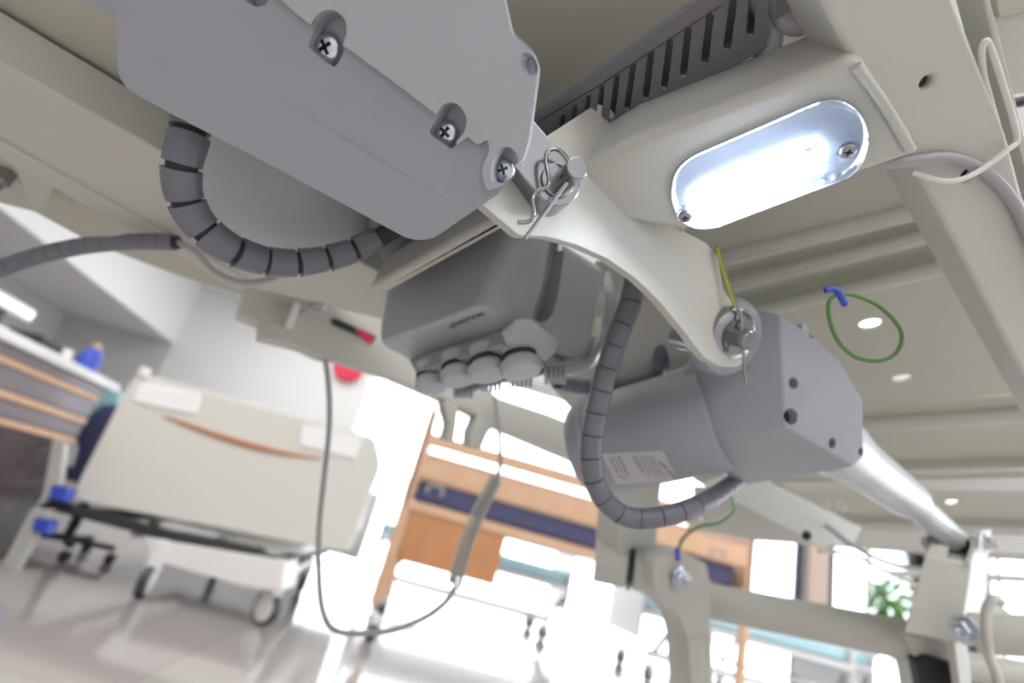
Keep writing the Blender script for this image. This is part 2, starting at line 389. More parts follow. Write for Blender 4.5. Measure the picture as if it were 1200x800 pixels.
def caster(name, p, r, ang, parent, rim=None, hub=None, h=.14):
    """swivel caster: tyre, hub, fork, stem; p = floor contact"""
    ax = Vector((math.cos(ang), math.sin(ang), 0)); c = p+Vector((0, 0, r))
    bm = bmesh.new(); prof = [(r*.78, -.026), (r*.97, -.024), (r, -.012), (r, .012), (r*.97, .024), (r*.78, .026)]
    lathe(bm, c, ax, prof, 32); ty = fin(bm, name, rim or M['frame'], parent)
    bm = bmesh.new(); lathe(bm, c, ax, [(0, -.034), (r*.5, -.033), (r*.8, -.027), (r*.8, .027), (r*.5, .033), (0, .034)], 32); fin(bm, 'wheel_cover', hub or M['white'], ty)
    bm = bmesh.new(); beam(bm, c+Vector((0, 0, r*.4)), c+Vector((0, 0, r+h-.1)), .07, .09, ax.cross(Vector((0, 0, 1)))); 
    fin(bm, 'fork', M['white'], ty, bevel=.012)
    return ty
# ------------------------------------------------------------------ white hospital bed
M['bright'] = mat('glossy_white', (.93, .93, .93), .15, coat=.5)
B1 = 3.38; pw = wallY(B1)
b1 = empty('hospital_bed', (pw.at(250, 600).x, B1+1.0, 0), 'white hospital bed with a thin orange stripe across its foot board', 'bed')
bd = plate('foot_board', [(163, 436), (440, 512), (447, 545), (408, 648), (335, 634), (84, 586), (92, 562), (128, 492), (150, 450)], pw, .045, mat('ivory_board', (0.72, 0.705, 0.65), .35), b1, bevel=.012, r=8)
plate('bright_opening_panel', [(163, 447), (236, 461), (228, 486), (155, 470)], Plane(Vector((0, B1-.012, 0)), Vector((0, 1, 0))), .02, M['bright'], bd, bevel=.006, r=6)  # white panel stands in for the bright opening in the board
plate('bright_opening_panel', [(354, 496), (424, 512), (417, 538), (350, 522)], Plane(Vector((0, B1-.012, 0)), Vector((0, 1, 0))), .02, M['bright'], bd, bevel=.006, r=6)  # same white stand-in for the bright opening on the right
pp = Plane(Vector((0, B1-.006, 0)), Vector((0, 1, 0)))
bm = bmesh.new(); tube(bm, spline([pp.at(*q) for q in ((192, 487), (235, 503), (285, 519), (330, 530), (376, 537))], 8), .012, 8, rf=lambda i: .004+.012*math.sin(math.pi*min(1, i/32+.02)))
fin(bm, 'orange_stripe', mat('rust_stripe', (0.52, 0.20, 0.08), .4), bd)
tag(bpy.data.objects[b1.name])
q = pw.at(168, 438); fin(cyl(q+Vector((0, 0, -.02)), Vector((0, 0, 1)), .03, .06), 'corner_knob', M['white'], b1, bevel=.01)
L, Rr = pw.at(84, 586).x, pw.at(335, 634).x; z0 = pw.at(84, 586).z
fin(bx(L-.12, Rr+.02, B1-.03, B1+.03, z0-.07, z0-.015), 'frame_end_bar', M['dark'], b1, bevel=.01)
for xx in (L+.05, Rr-.05): fin(bx(xx-.02, xx+.02, B1+.03, B1+2.05, z0-.07, z0-.02), 'side_bar', M['dark'], b1, bevel=.005)
fin(bx(L+.05, Rr+.1, B1+.06, B1+2.0, z0+.02, z0+.17), 'mattress', M['white'], b1, bevel=.04)
fin(bx(L+.05, Rr+.25, B1+2.05, B1+2.1, z0-.05, z0+.55), 'head_board', M['white'], b1, bevel=.03)
for f_, yy in ((0, B1+.35), (1, B1+1.1)):
    plate('side_rail', [(420, 520), (432, 528), (412, 622), (398, 616)], Plane(Vector((0, yy, 0)), Vector((0, 1, 0))), .6, M['white'], b1, bevel=.02, r=3)
bc = plate('base_cover', [(172, 630), (335, 657), (330, 694), (288, 688), (172, 655)], Plane(Vector((0, B1-.06, 0)), Vector((0, 1, 0))), .35, mat('base_plastic', (0.82, 0.80, 0.78), .4), b1, bevel=.02, r=5)
lc = FZ(163, 700, 0); rc = FZ(305, 732, 0)
caster('caster', lc, .085, .15, b1, h=.22); caster('caster', rc, .085, 1.0, b1, h=.22)
caster('caster', FZ(350, 693, 0), .075, .3, b1, h=.2); caster('caster', FZ(255, 668, 0), .075, .3, b1, h=.2)
for a, b in ((lc, FZ(255, 668, 0)), (rc, FZ(350, 693, 0))):
    bm = bmesh.new(); beam(bm, a+Vector((0, 0, .24)), b+Vector((0, 0, .24)), .05, .05, Vector((0, 0, 1))); fin(bm, 'base_rail', M['white'], b1, bevel=.01)
bm = bmesh.new(); beam(bm, Vector((L+.3, B1+.5, .26)), Vector((Rr-.2, B1+.5, z0-.05)), .06, .05, Vector((0, 1, 0))); fin(bm, 'lift_arm', M['cream'], b1)
bm = bmesh.new(); beam(bm, Vector((L+.3, B1+.2, .26)), Vector((L+.3, B1+.4, z0-.05)), .06, .05, Vector((0, 1, 0))); fin(bm, 'lift_arm', M['cream'], b1)
# post with two blue clamps at the corner of the bed
sp = empty('support_post', FZ(10, 690, 0), 'slanted light grey post with two blue clamps left of the white bed', 'post')
ps = Plane(Vector((0, B1-.1, 0)), Vector((0, 1, 0)))
plate('upper_post', [(62, 514), (76, 518), (70, 566), (48, 590)], ps, .04, M['cream'], sp, bevel=.008, r=3)
plate('lower_post', [(36, 596), (60, 596), (10, 684), (-8, 680)], ps, .04, M['cream'], sp, bevel=.008, r=2)
for c in ([(60, 567), (79, 571), (75, 588), (57, 584)], [(41, 605), (60, 610), (53, 627), (37, 622)]):
    plate('clamp', c, Plane(ps.p-Vector((0, .02, 0)), Vector((0, 1, 0))), .08, M['blue'], sp, bevel=.006, r=3)

# ------------------------------------------------------------------ wooden bed
B2 = 3.75; pb = wallY(B2)
b2 = empty('wooden_hospital_bed', (pb.at(680, 640).x, B2+.45, 0), 'orange wooden hospital bed with a navy mattress and slatted side rails', 'bed')
XL, XR = pb.at(487, 560).x, pb.at(876, 650).x
def zz_(y, x=500): return pb.at(x, y).z
D2 = .95
for ya, yb in ((506, 521), (535, 560), (590, 602)):
    o = fin(bx(XL, XR, B2-.015, B2+.015, zz_(yb), zz_(ya)), 'side_slat', M['wood'], b2, bevel=.004)
for ya, yb in ((506, 521), (535, 560)):
    fin(bx(XL, XR, B2+D2-.015, B2+D2+.015, zz_(yb), zz_(ya)), 'side_slat', M['wood'], b2, bevel=.004)
ms = fin(bx(XL+.03, XR-.06, B2+.03, B2+D2-.05, zz_(590), zz_(562)), 'mattress', M['navy'], b2, bevel=.03)
fin(bx(XL+.15, XR-.1, B2+.03, B2+D2-.05, zz_(600), zz_(591)), 'slat_base', M['white'], b2)
q0, q1 = pb.at(478, 600), pb.at(592, 640)
fin(bx(pb.at(474, 620).x, pb.at(588, 650).x, B2+.0, B2+.02, zz_(665, 500), zz_(602)), 'apron_panel', M['woodpanel'], b2, bevel=.004)
for nm, (x, y) in (('a', (510, 574)), ('b', (843, 648))):
    c = Plane(Vector((0, B2-.02, 0)), Vector((0, 1, 0))).at(x, y)
    bm = bmesh.new(); pts = [c+Vector((sx*.05, 0, sz*.028)) for sx, sz in ((-1, -1), (-1, .6), (-.8, 1), (.8, 1), (1, .6), (1, -1))]
    tube(bm, pts, .007, 8); fin(bm, 'mattress_handle', M['cream'], ms)
# end boards and posts
for xx, ztop in ((XL-.03, zz_(480, 492)), (XR, zz_(500))):
    hb = fin(bx(xx, xx+.035, B2-.02, B2+D2+.02, zz_(600), ztop), 'end_board', M['wood'], b2, bevel=.01)
    for yy in (B2-.02, B2+D2-.03): fin(bx(xx-.01, xx+.045, yy, yy+.05, .2, ztop+.03), 'corner_post', M['wood'], b2, bevel=.008)
for xx in (XL+.0, XR): 
    for yy in (B2, B2+D2): caster('caster', Vector((xx+.02, yy, 0)), .06, .4+xx, b2, hub=M['cable'], h=.13)
plate('slanted_post', [(478, 560), (488, 560), (458, 700), (440, 700)], pb, .05, M['wood'], b2, bevel=.006)
# ------------------------------------------------------------------ more beds further back
def far_bed(x0, x1, y, label):
    o = empty('clinic_bed', ((x0+x1)/2, y+.4, 0), label, 'bed', 'beds in front of the bright windows')
    fin(bx(x0, x1, y, y+.85, .5, .55), 'frame', M['white'], o, bevel=.01)
    fin(bx(x0+.03, x1-.03, y+.03, y+.82, .56, .68), 'mattress', M['paleblue'], o, bevel=.03)
    for xx in (x0-.03, x1): fin(bx(xx, xx+.03, y, y+.85, .3, 1.0), 'end_board', M['white'], o, bevel=.02)
    for xx in (x0+.15, x1-.15):
        bm = bmesh.new(); beam(bm, Vector((xx, y+.1, .18)), Vector((xx+.2, y+.1, .5)), .04, .04, Vector((0, 1, 0))); fin(bm, 'lift_arm', M['cable'], o)
        for yy in (y+.08, y+.77): caster('caster', Vector((xx, yy, 0)), .06, xx, o, hub=M['cable'], h=.12)
    fin(bx(x0+.1, x1-.1, y+.05, y+.1, .18, .23), 'base_rail', M['white'], o, bevel=.005)
far_bed(-.35, 1.65, 5.95, 'pale blue clinic bed seen below the orange wooden bed')
far_bed(2.1, 4.1, 5.0, 'pale blue clinic bed behind the cream frame leg')
far_bed(3.6, 5.6, 6.5, 'pale blue clinic bed by the dark window frame at right')
# plant at the window
q = wallY(7.2).at(1045, 715)
pl = empty('potted_plant', (q.x, 7.2, 0), 'green leafy plant standing before the bright window', 'plant')
fin(cyl(Vector((q.x, 7.2, 0)), Vector((0, 0, 1)), .16, .35, r2=.2), 'pot', M['white'], pl, bevel=.01)
fin(cyl(Vector((q.x, 7.2, .3)), Vector((0, 0, 1)), .025, q.z-.5), 'stem', M['darkwood'], pl)
bm = bmesh.new()
for i in range(170):
    a, b = random.uniform(0, math.tau), random.uniform(-.6, 1.1); d = Vector((math.cos(a)*math.cos(b), math.sin(a)*math.cos(b), math.sin(b)))
    c = Vector((q.x, 7.2, q.z-.1+random.uniform(-.35, .4)))+d*random.uniform(.02, .14); s = d.cross(Vector((0, 0, 1))).normalized()*.045; L_ = random.uniform(.18, .34)
    v = [c, c+d*L_*.45+s, c+d*L_+Vector((0, 0, -.08)), c+d*L_*.45-s]; bm.faces.new([bm.verts.new(z) for z in v])
fin(bm, 'foliage', M['leaf'], pl)
# ================================================================== the near bed: deck and frame
bf = empty('bed_frame', P(700, 300, .6), 'cream painted steel underframe and deck of the bed overhead, nearest the viewer', 'bed frame')
dk = bedp(.40)
# left deck sheet
plate('deck_panel', [(-480, -220), (1060, -160), (800, 190), (560, 345), (340, 345), (240, 250), (-480, -146)], dk, .012, M['deck'], bf, bevel=.001)
# right deck sheet with two round holes
def cutcyl(pl, x, y, r, depth, lift=.01, seg=24):
    return cyl(pl.at(x, y)+pl.n*lift, -pl.n, r, depth+lift, seg)
bmh = cutcyl(dk, 1020, 380, .0125, .06); c2 = dk.at(1057, 443); lathe(bmh, c2+dk.n*.01, -dk.n, [(.0125, 0), (.0125, .07)], 24)
plate('deck_panel', [(700, 412), (1160, 296), (1280, 266), (1280, 452), (1010, 478), (800, 480)], dk, .004, M['deck'], bf, cuts=[bmh])
plate('deck_panel', [(700, 338), (800, 185), (940, -60), (1090, -60), (1130, 100), (1175, 165), (1280, 170), (1280, 195)], dk, .004, M['deck'], bf)
def ridge(a, b, r, pl=dk, lift=0, m='cream', n=2, nm='stiffening_rib'):
    p, q = pl.at(*a)+pl.n*lift, pl.at(*b)+pl.n*lift
    bm = bmesh.new(); tube(bm, [p.lerp(q, i/4) for i in range(5)], r, 20); fin(bm, nm, M[m], bf)
ridge((700, 337), (1140, 228), .0095, lift=.002); ridge((700, 378), (1140, 268), .0075, lift=-.004); ridge((700, 407), (1160, 297), .0095, lift=.002)
for a, b, c, d in (((680, 338), (1180, 214), (1180, 256), (680, 384)), ((680, 380), (1180, 257), (1180, 292), (680, 415))):
    plate('recessed_channel', [a, b, c, d], Plane(dk.p-dk.n*.018, dk.n), .004, M['deck'], bf)
# second deck section and its cross members
d2 = bedp(.415)
bmh = cutcyl(d2, 1117, 589, .017, .06)
plate('deck_panel', [(860, 484), (1260, 458), (1260, 662), (960, 640), (820, 604)], d2, .004, M['deck'], bf, cuts=[bmh])
def member(poly, lift, th, m='cream', nm='cross_member', bevel=.003):
    plate(nm, poly, Plane(d2.p+d2.n*lift, d2.n), th, M[m], bf, bevel=bevel)
ridge((900, 500), (1260, 476), .016, d2, .006)
ridge((900, 553), (1260, 543), .007, d2, .020)
member([(900, 556), (1260, 546), (1260, 575), (930, 575)], .020, .03)
ridge((780, 601), (1260, 617), .008, d2, .020)
member([(790, 607), (1260, 622), (1260, 650), (960, 640), (820, 622)], .022, .03)
ridge((1040, 662), (1260, 670), .014, d2, .03)
# upper left side rail with flange, web and bolt
r1 = bedp(.35)
plate('side_rail', [(-400, -149), (500, 350), (450, 375), (290, 336), (-400, -56)], r1, .045, M['cream'], bf, bevel=.002)
plate('rail_flange', [(-400, -58), (200, 276), (292, 330), (282, 342), (190, 290), (-400, -34)], Plane(r1.p+r1.n*.003, r1.n), .004, M['cream'], bf, bevel=.001)
plate('rail_web', [(-400, -48), (290, 332), (300, 350), (215, 325), (108, 285), (40, 248), (-90, 215), (-400, 60)], bedp(.385), .006, M['deck'], bf, bevel=.001)
plate('gusset', [(18, 196), (60, 218), (44, 248), (38, 245)], bedp(.355), .02, M['cream'], bf, bevel=.001)
pb_ = bedp(.37)
bm = bmesh.new(); c = pb_.at(-2, 212); lathe(bm, c, pb_.n, [(.011, -.02), (.011, .003), (.007, .003), (.007, .012), (0, .012)], 6); bx1 = fin(bm, 'rail_bolt', M['steel'], bf, bevel=.001)
# far lower rail
r2 = pl3((290, 350, .75), (680, 520, 1.0), (400, 440, .8))
plate('lower_rail', [(287, 336), (277, 368), (305, 379), (303, 395), (352, 407), (377, 419), (397, 422), (424, 430), (462, 443), (525, 470), (545, 479), (585, 501), (690, 546), (720, 560), (720, 515), (640, 484), (585, 466), (570, 452), (500, 415), (478, 345), (340, 322)], r2, .05, M['cream'], bf, bevel=.003)
rr2 = Plane(r2.p+r2.n*.004, r2.n)
plate('rail_step', [(322, 352), (348, 360), (334, 385), (322, 380)], rr2, .02, M['deck'], bf, bevel=.002)
plate('rail_clip', [(346, 352), (352, 356), (343, 384), (334, 382)], Plane(r2.p+r2.n*.012, r2.n), .02, M['white'], bf, bevel=.002, r=2)
plate('slot_shade_plate', [(389, 373), (396, 374), (441, 394), (438, 400), (390, 380)], rr2, .006, M['dark'], bf)  # dark plate stands in for the shade in an open slot
plate('red_marker', [(415, 385), (422, 385), (439, 395), (437, 402), (430, 399), (421, 391)], Plane(r2.p+r2.n*.006, r2.n), .006, M['red'], bf)
plate('rail_strut', [(519, 468), (538, 474), (535, 500), (532, 518), (522, 514), (526, 498)], r2, .03, M['cream'], bf, bevel=.003)
plate('rail_strut', [(560, 484), (583, 494), (572, 508), (564, 527), (550, 522), (551, 505)], r2, .03, M['cream'], bf, bevel=.003)
plate('upper_bracket', [(748, 318), (800, 340), (832, 380), (834, 410), (800, 432), (712, 464), (668, 480), (640, 448), (690, 430), (718, 414), (738, 360)], pl3((750, 330, .60), (830, 400, .58), (660, 470, .72)), .03, M['cream'], bf, bevel=.004)
plate('upper_tab', [(696, 306), (722, 304), (738, 318), (735, 342), (706, 346), (704, 322)], pl3((696, 306, .62), (738, 318, .62), (706, 346, .64)), .03, M['cream'], bf, bevel=.004, r=3)
# cross beam that carries the lamp
cb = pl3((742, 167, .335), (992, 79, .275), (800, 268, .375))
plate('cross_beam', [(430, 338), (640, 222), (742, 163), (1006, 66), (1078, 182), (805, 272), (745, 262), (640, 256), (600, 264), (440, 352)], cb, .05, M['cream'], bf, bevel=.007, seg=5)
def weld(pts, r, m='cream'):
    bm = bmesh.new(); pa = resample(spline(pts, 6), .0012); tube(bm, pa, r, 10, rf=lambda i: r*(1+.12*math.sin(i*2.1))); return fin(bm, 'weld_bead', M[m], bf)
weld([cb.at(1003, 76)+cb.n*.001, cb.at(1038, 125)+cb.n*.001, cb.at(1068, 176)+cb.n*.001], .0026)
# right main beam
rb = pl3((980, 30, .268), (1180, 200, .325), (1180, 400, .41))
cuts = [cutcyl(rb, 1087, 97, .0032, .02), cutcyl(rb, 1135, 205, .0034, .02)]
plate('main_beam', [(925, -60), (962, 0), (1001, 75), (1076, 204), (1270, 575), (1270, 400), (1200, 230), (1181, 158), (1119, 0), (1096, -60)], rb, .04, M['cream'], bf, bevel=.004, cuts=cuts, seg=4)
for x, y in ((1087, 97), (1135, 205)):
    fin(cyl(rb.at(x, y)-rb.n*.006, rb.n, .0042, .001), 'hole_shade_disc', M['dark'], bf)  # dark disc paints the shade inside the drilled hole
plate('beam_edge_strip', [(1138, -60), (1146, -60), (1205, 175), (1240, 300), (1232, 300), (1195, 175)], Plane(rb.p-rb.n*.012, rb.n), .02, M['cream'], bf, bevel=.001)
plate('side_sheet', [(1120, -60), (1280, -60), (1280, 96), (1178, 112)], Plane(rb.p-rb.n*.035, rb.n), .004, M['cream'], bf)
plate('side_sheet', [(1156, -60), (1280, -60), (1280, -8), (1172, 20)], Plane(rb.p-rb.n*.03, rb.n), .004, M['deck'], bf)
plate('grommet', [(978, 38), (985, 40), (996, 60), (990, 62), (980, 54)], Plane(rb.p-rb.n*.01, rb.n), .01, M['black'], bf, bevel=.001, r=3)
# lever plate welded to the cross beam
lv = pl3((650, 210, .345), (860, 400, .44), (700, 330, .36))
lvo = [(556, 232), (640, 160), (700, 121), (716, 127), (733, 150), (738, 178), (748, 205), (768, 232), (800, 270), (828, 284), (842, 302), (848, 340), (872, 372), (880, 410), (866, 430), (845, 430), (826, 420), (800, 386), (772, 352), (745, 326), (712, 303), (676, 287), (640, 277), (608, 276)]
plate('lever_plate', lvo, lv, .0075, M['cream'], bf, bevel=.0008, r=5)
weld([lv.at(736, 185)+lv.n*.0005, lv.at(752, 212)+lv.n*.0005, lv.at(776, 240)+lv.n*.0005, lv.at(800, 268)+lv.n*.0005], .0030)

# ================================================================== slotted cable duct
du = pl3((640, 175, .405), (890, 20, .30), (745, 75, .335))
dr = empty('cable_duct', du.at(745, 100), 'dark grey slotted cable duct along the cream cross beam', 'cable duct')
sl = [((905, 22), (906, -18), 9.5), ((879, 38), (883, -8), 9.5), ((852, 55), (859, 4), 9.5), ((826, 71), (832, 20), 9), ((801, 86), (806.5, 35), 8.6), ((778.6, 100.5), (785, 50), 8.2), ((757, 113), (763, 62), 7.8), ((735, 126), (742, 77), 7.2), ((717, 138), (723, 91), 6.6), ((700, 148), (706, 103), 6), ((683, 158), (690, 114), 5.6), ((667, 168), (674, 126), 5.2), ((652, 178), (660, 137), 5)]
cbm = bmesh.new()
for a, b, wd in sl:
    a, b = Vector(a), Vector(b); d = (b-a).normalized(); s = Vector((-d.y, d.x))*wd/2; o_ = []
    for k in range(7): t = math.pi*k/6; o_.append(a+s*math.cos(t)-d*wd/2*math.sin(t))
    for k in range(7): t = math.pi*k/6; o_.append(b-s*math.cos(t)+d*wd/2*math.sin(t))
    add_prism(cbm, [du.at(*q)+du.n*.004 for q in o_], -du.n*.012)
plate('slotted_wall', [(898, 51), (737, 149), (640, 207), (454, 322), (440, 288), (560, 190), (626, 146), (705, 99), (835, 14), (930, -50), (930, 10), (903, 28)], du, .0022, M['duct'], dr, cuts=[cbm], bevel=.0004, seg=2)
bk = Plane(du.p-du.n*.022, du.n)
plate('back_wall', [(895, 51), (737, 149), (454, 322), (440, 288), (705, 99), (940, -60), (920, 20)], bk, .002, M['duct'], dr)
plate('lid', [(440, 262), (626, 139), (733, 64), (850, -22), (930, -78), (945, -50), (835, 13), (705, 98), (626, 146), (440, 286)], Plane(du.p+du.n*.003, du.n), .007, M['duct'], dr, bevel=.001)
plate('base', [(898, 50), (737, 148), (454, 321), (454, 327), (737, 155), (898, 56)], Plane(du.p+du.n*.0005, du.n), .024, M['duct'], dr, bevel=.0006)
for k, pts in enumerate(([(884, -30, .312), (893, 0, .312), (903, 22, .314), (905, 48, .318), (894, 72, .33)], [(905, -30, .305), (912, 0, .305), (924, 24, .306), (945, 26, .306), (975, 12, .30)])):
    t = wire('cable_hose', pts, .0068, M['cable'], None, 16)
    tag(t, ['grey hose bending out of the open end of the slotted duct', 'grey hose running from duct end towards the main beam'][k], 'hose')
for k in range(2):
    bm = bmesh.new(); a, b = bk.at(460, 318-6*k-8), bk.at(890, 45-12*k)
    tube(bm, [a+bk.n*.006, a.lerp(b, .5)+bk.n*.009, b+bk.n*.006], .0028, 10); t = fin(bm, 'bundled_cable', M['cable'])
    tag(t, 'grey cable lying inside the slotted duct', 'cable', 'cables inside the slotted duct')

# ================================================================== lamp
lm = empty('under_bed_lamp', cb.at(900, 200), 'lit oval white lamp screwed under the cream cross beam', 'lamp')
LO = [(784, 226), (789, 204), (806, 187), (962, 121), (985, 119), (1003, 127), (1016, 143), (1019, 160), (1013, 188), (996, 208), (836, 268), (814, 270), (794, 258)]
plate('back_plate', LO, Plane(cb.p+cb.n*.004, cb.n), .005, M['plastic_light'], lm, bevel=.001, r=12)
pc = Plane(cb.p+cb.n*.016, cb.n)
cov = [(785, 231), (791, 209), (808, 194), (962, 129), (984, 126), (1002, 133), (1016, 148), (1020, 166), (1014, 192), (998, 210), (838, 270), (814, 271), (794, 260)]
def cover_mat():
    m = bpy.data.materials.new('clear_ribbed_cover'); m.use_nodes = True; nt = m.node_tree; nt.nodes.clear()
    N = nt.nodes.new; o = N('ShaderNodeOutputMaterial'); t = N('ShaderNodeBsdfTransparent'); tl = N('ShaderNodeBsdfTranslucent'); g = N('ShaderNodeBsdfGlossy'); a = N('ShaderNodeMixShader'); b = N('ShaderNodeMixShader'); fr = N('ShaderNodeFresnel')
    t.inputs[0].default_value = (.93, .96, 1, 1); tl.inputs[0].default_value = (.80, .86, .98, 1); g.inputs['Roughness'].default_value = .05; a.inputs[0].default_value = .11
    nt.links.new(t.outputs[0], a.inputs[1]); nt.links.new(tl.outputs[0], a.inputs[2]); nt.links.new(fr.outputs[0], b.inputs[0]); nt.links.new(a.outputs[0], b.inputs[1]); nt.links.new(g.outputs[0], b.inputs[2]); nt.links.new(b.outputs[0], o.inputs[0])
    return m
cv = plate('cover', cov, pc, .0115, cover_mat(), lm, bevel=.003, r=12, seg=4)
plate('led_panel', [(803, 242), (807, 225), (832, 210), (948, 164), (962, 165), (970, 179), (962, 199), (850, 251), (815, 257)], Plane(cb.p+cb.n*.0075, cb.n), .002, M['led'], lm, r=6)
l_ = bpy.data.lights.new('lamp_light', 'AREA'); l_.shape = 'RECTANGLE'; l_.size, l_.size_y = .075, .018; l_.energy = .42; l_.color = (.84, .92, 1)
lo = bpy.data.objects.new('lamp_light', l_); COL.objects.link(lo); lx = (pc.at(950, 178)-pc.at(830, 232)).normalized(); ly = pc.n.cross(lx).normalized(); lc_ = pc.at(888, 208)+pc.n*.0004
lo.matrix_world = Matrix(((lx.x, -ly.x, -pc.n.x, lc_.x), (lx.y, -ly.y, -pc.n.y, lc_.y), (lx.z, -ly.z, -pc.n.z, lc_.z), (0, 0, 0, 1)))
lo.location = Vector(lo.location)-wloc(lm); lo.parent = lm
def screw(pl, x, y, r, parent, m='zinc', lift=0, rot=.3, cross=True, cm=None):
    c = pl.at(x, y)+pl.n*lift; bm = bmesh.new()
    lathe(bm, c, pl.n, [(r, -.001), (r, r*.12), (r*.93, r*.33), (r*.72, r*.5), (r*.4, r*.6), (0, r*.62)], 28)
    cu = bmesh.new(); x_, y_, n_ = frame_of(pl.n); u = x_*math.cos(rot)+y_*math.sin(rot); v = n_.cross(u)
    cc = c+pl.n*r*.62; w_ = r*.14; L_ = r*.56
    pts = []
    for i in range(4):
        a, b = (u, v) if i % 2 == 0 else (v, -u)
        if i >= 2: a, b = -a, -b
        pts += [cc+a*L_-b*w_, cc+a*L_+b*w_, cc+a*w_+b*w_]
    # order round the cross
    pts.sort(key=lambda q: math.atan2((q-cc).dot(v), (q-cc).dot(u)))
    add_prism(cu, [q+pl.n*r*.3 for q in pts], -pl.n*r*.75, .7)
    return fin(bm, 'screw', M[m], parent, mats=[M[m], M['recess']], cuts=[cu], smooth=40, wn=False)
for x, y in ((994, 176), (803, 253)):
    bm = bmesh.new(); c = pc.at(x, y); lathe(bm, c+pc.n*.0006, -pc.n, [(.0062, 0), (.0056, 0), (.0050, .0005), (.0050, .007), (.0062, .007)], 28)
    fin(bm, 'screw_boss', cv.data.materials[0], cv)
    screw(pc, x, y, .0042, lm, 'steel', lift=0)
for x, y in ((948, 172), (972, 207), (812, 236), (842, 262)):
    bm = bmesh.new(); c = pc.at(x, y); lathe(bm, c-pc.n*.001, -pc.n, [(.0030, 0), (.0036, 0), (.0036, .006), (.0030, .006)], 20); fin(bm, 'moulded_post', cv.data.materials[0], cv)

def onwire(name, pl, pts, r, m, parent=None, seg=14):
    bm = bmesh.new(); tube(bm, spline([pl.at(x, y)+pl.n*h for x, y, h in pts], 8), r, seg); return fin(bm, name, m, parent)
w_ = onwire('lamp_cable', rb, [(1008, 188, -.004), (1040, 191, .001), (1070, 185, .004), (1102, 182, .004), (1132, 190, .004), (1160, 208, .004), (1185, 240, .004), (1203, 280, .004), (1240, 370, .004)], .0033, M['cable'], None, 16)
tag(w_, 'grey cable leaving the lit lamp across the main beam', 'cable')
w_ = onwire('cable_tie', rb, [(1066, 200, .002), (1090, 206, .009), (1115, 202, .010), (1145, 188, .008), (1170, 172, .006), (1185, 162, .004), (1187, 138, 0), (1180, 104, -.002), (1171, 70, -.003), (1162, 49, -.003), (1156, 60, -.003), (1160, 90, -.004), (1172, 125, -.006), (1182, 150, -.008)], .0016, M['white_cable'], None, 12)
tag(w_, 'thin translucent white cable tie looped round the main beam', 'cable tie')
w_ = wire('hose', [(1170, 128, .42), (1185, 122, .42), (1205, 118, .42), (1240, 112, .42)], .004, M['black']); tag(w_, 'short black hose at the right edge beyond the main beam', 'hose')

# ================================================================== large actuator, upper left
PA = pl3((140, 50, .335), (620, 100, .275), (450, 270, .318))
A = empty('linear_actuator', PA.at(400, 120), 'large grey actuator gearbox in the upper left with crosshead screws', 'actuator')
PC_ = Plane(PA.p+PA.n*.004, PA.n)
pock = {
 1: [(355, 53), (367, 22), (378, 12), (392, 11), (405, 23), (407, 39), (400, 56), (388, 78), (372, 68)],
 2: [(498, 155), (512, 133), (520, 121), (531, 119), (542, 127), (548, 140), (544, 156), (526, 175)],
 3: [(575, 213), (576, 192), (583, 176), (593, 170), (603, 176), (608, 188), (604, 204), (591, 215)],
 4: [(609, 70), (611, 62), (618, 61), (627, 68), (631, 80), (628, 88), (620, 88), (612, 80)],
 5: [(277, -20), (280, -3), (290, 5), (303, 5), (312, -6), (314, -20)]}
def pocket(k, depth, pl=PC_):
    bm = bmesh.new(); add_prism(bm, [pl.at(*q)+pl.n*.003 for q in rnd(pock[k], 6)], -pl.n*(depth+.003)); return bm
oa = [(150, -80), (133, -10), (136, 20), (138, 88), (150, 105), (200, 133), (330, 200), (445, 262), (480, 281), (506, 281), (590, 223), (613, 190), (622, 165), (631, 95), (633, 78), (626, 60), (612, 47), (602, 38), (592, -5), (572, -80)]
plate('gearbox_shell', oa, PA, .075, M['plastic'], A, off=ray(430, 120).normalized()*.075, bevel=.0022, r=[0, 8, 6, 14, 8, 3, 3, 3, 12, 12, 14, 8, 6, 6, 8, 8, 6, 6, 4, 0], cuts=[pocket(k, .0125) for k in pock], scale=1.04, seg=4, ang=28)
oc_ = [(330, -80), (318, -12), (338, 8), (360, 26), (410, 58), (460, 95), (513, 135), (536, 169), (548, 160), (560, 170), (571, 163), (574, 175), (564, 200), (570, 224), (588, 216), (613, 186), (620, 163), (629, 95), (631, 78), (624, 61), (610, 49), (600, 40), (590, -5), (570, -80)]
cvr = plate('gearbox_cover', oc_, PC_, .0045, M['plastic_light'], A, bevel=.0009, r=[0, 5, 3, 3, 4, 2, 2, 2, 2, 3, 3, 6, 6, 6, 4, 6, 5, 5, 6, 6, 5, 5, 4, 0], cuts=[pocket(k, .02) for k in (1, 2, 3, 4)], seg=3)
screw(PA, 376, 53, .0088, A, lift=-.0085, rot=.5); screw(PA, 517.5, 154, .0073, A, lift=-.0085, rot=.9); screw(PA, 586, 198, .0062, A, lift=-.0085, rot=.4)
bm = bmesh.new(); c = PC_.at(561, 146); X_, Y_, N_ = frame_of(PC_.n); tube(bm, [c+(X_*math.cos(t)+Y_*math.sin(t))*.0044 for t in [k*math.tau/24 for k in range(25)]], .00022, 6); fin(bm, 'ejector_mark', M['plastic_light'], cvr)
bm = bmesh.new(); tube(bm, [PA.at(*q) for q in ((330, 116), (380, 146), (433, 178), (532, 238))], .00035, 6); fin(bm, 'parting_line', M['plastic'], A)
plate('rear_shell', [(60, -80), (160, -80), (160, 30), (134, 20), (111, 8), (95, 0)], Plane(PA.p-PA.n*.03, PA.n), .03, M['plastic'], A, bevel=.002, r=3)
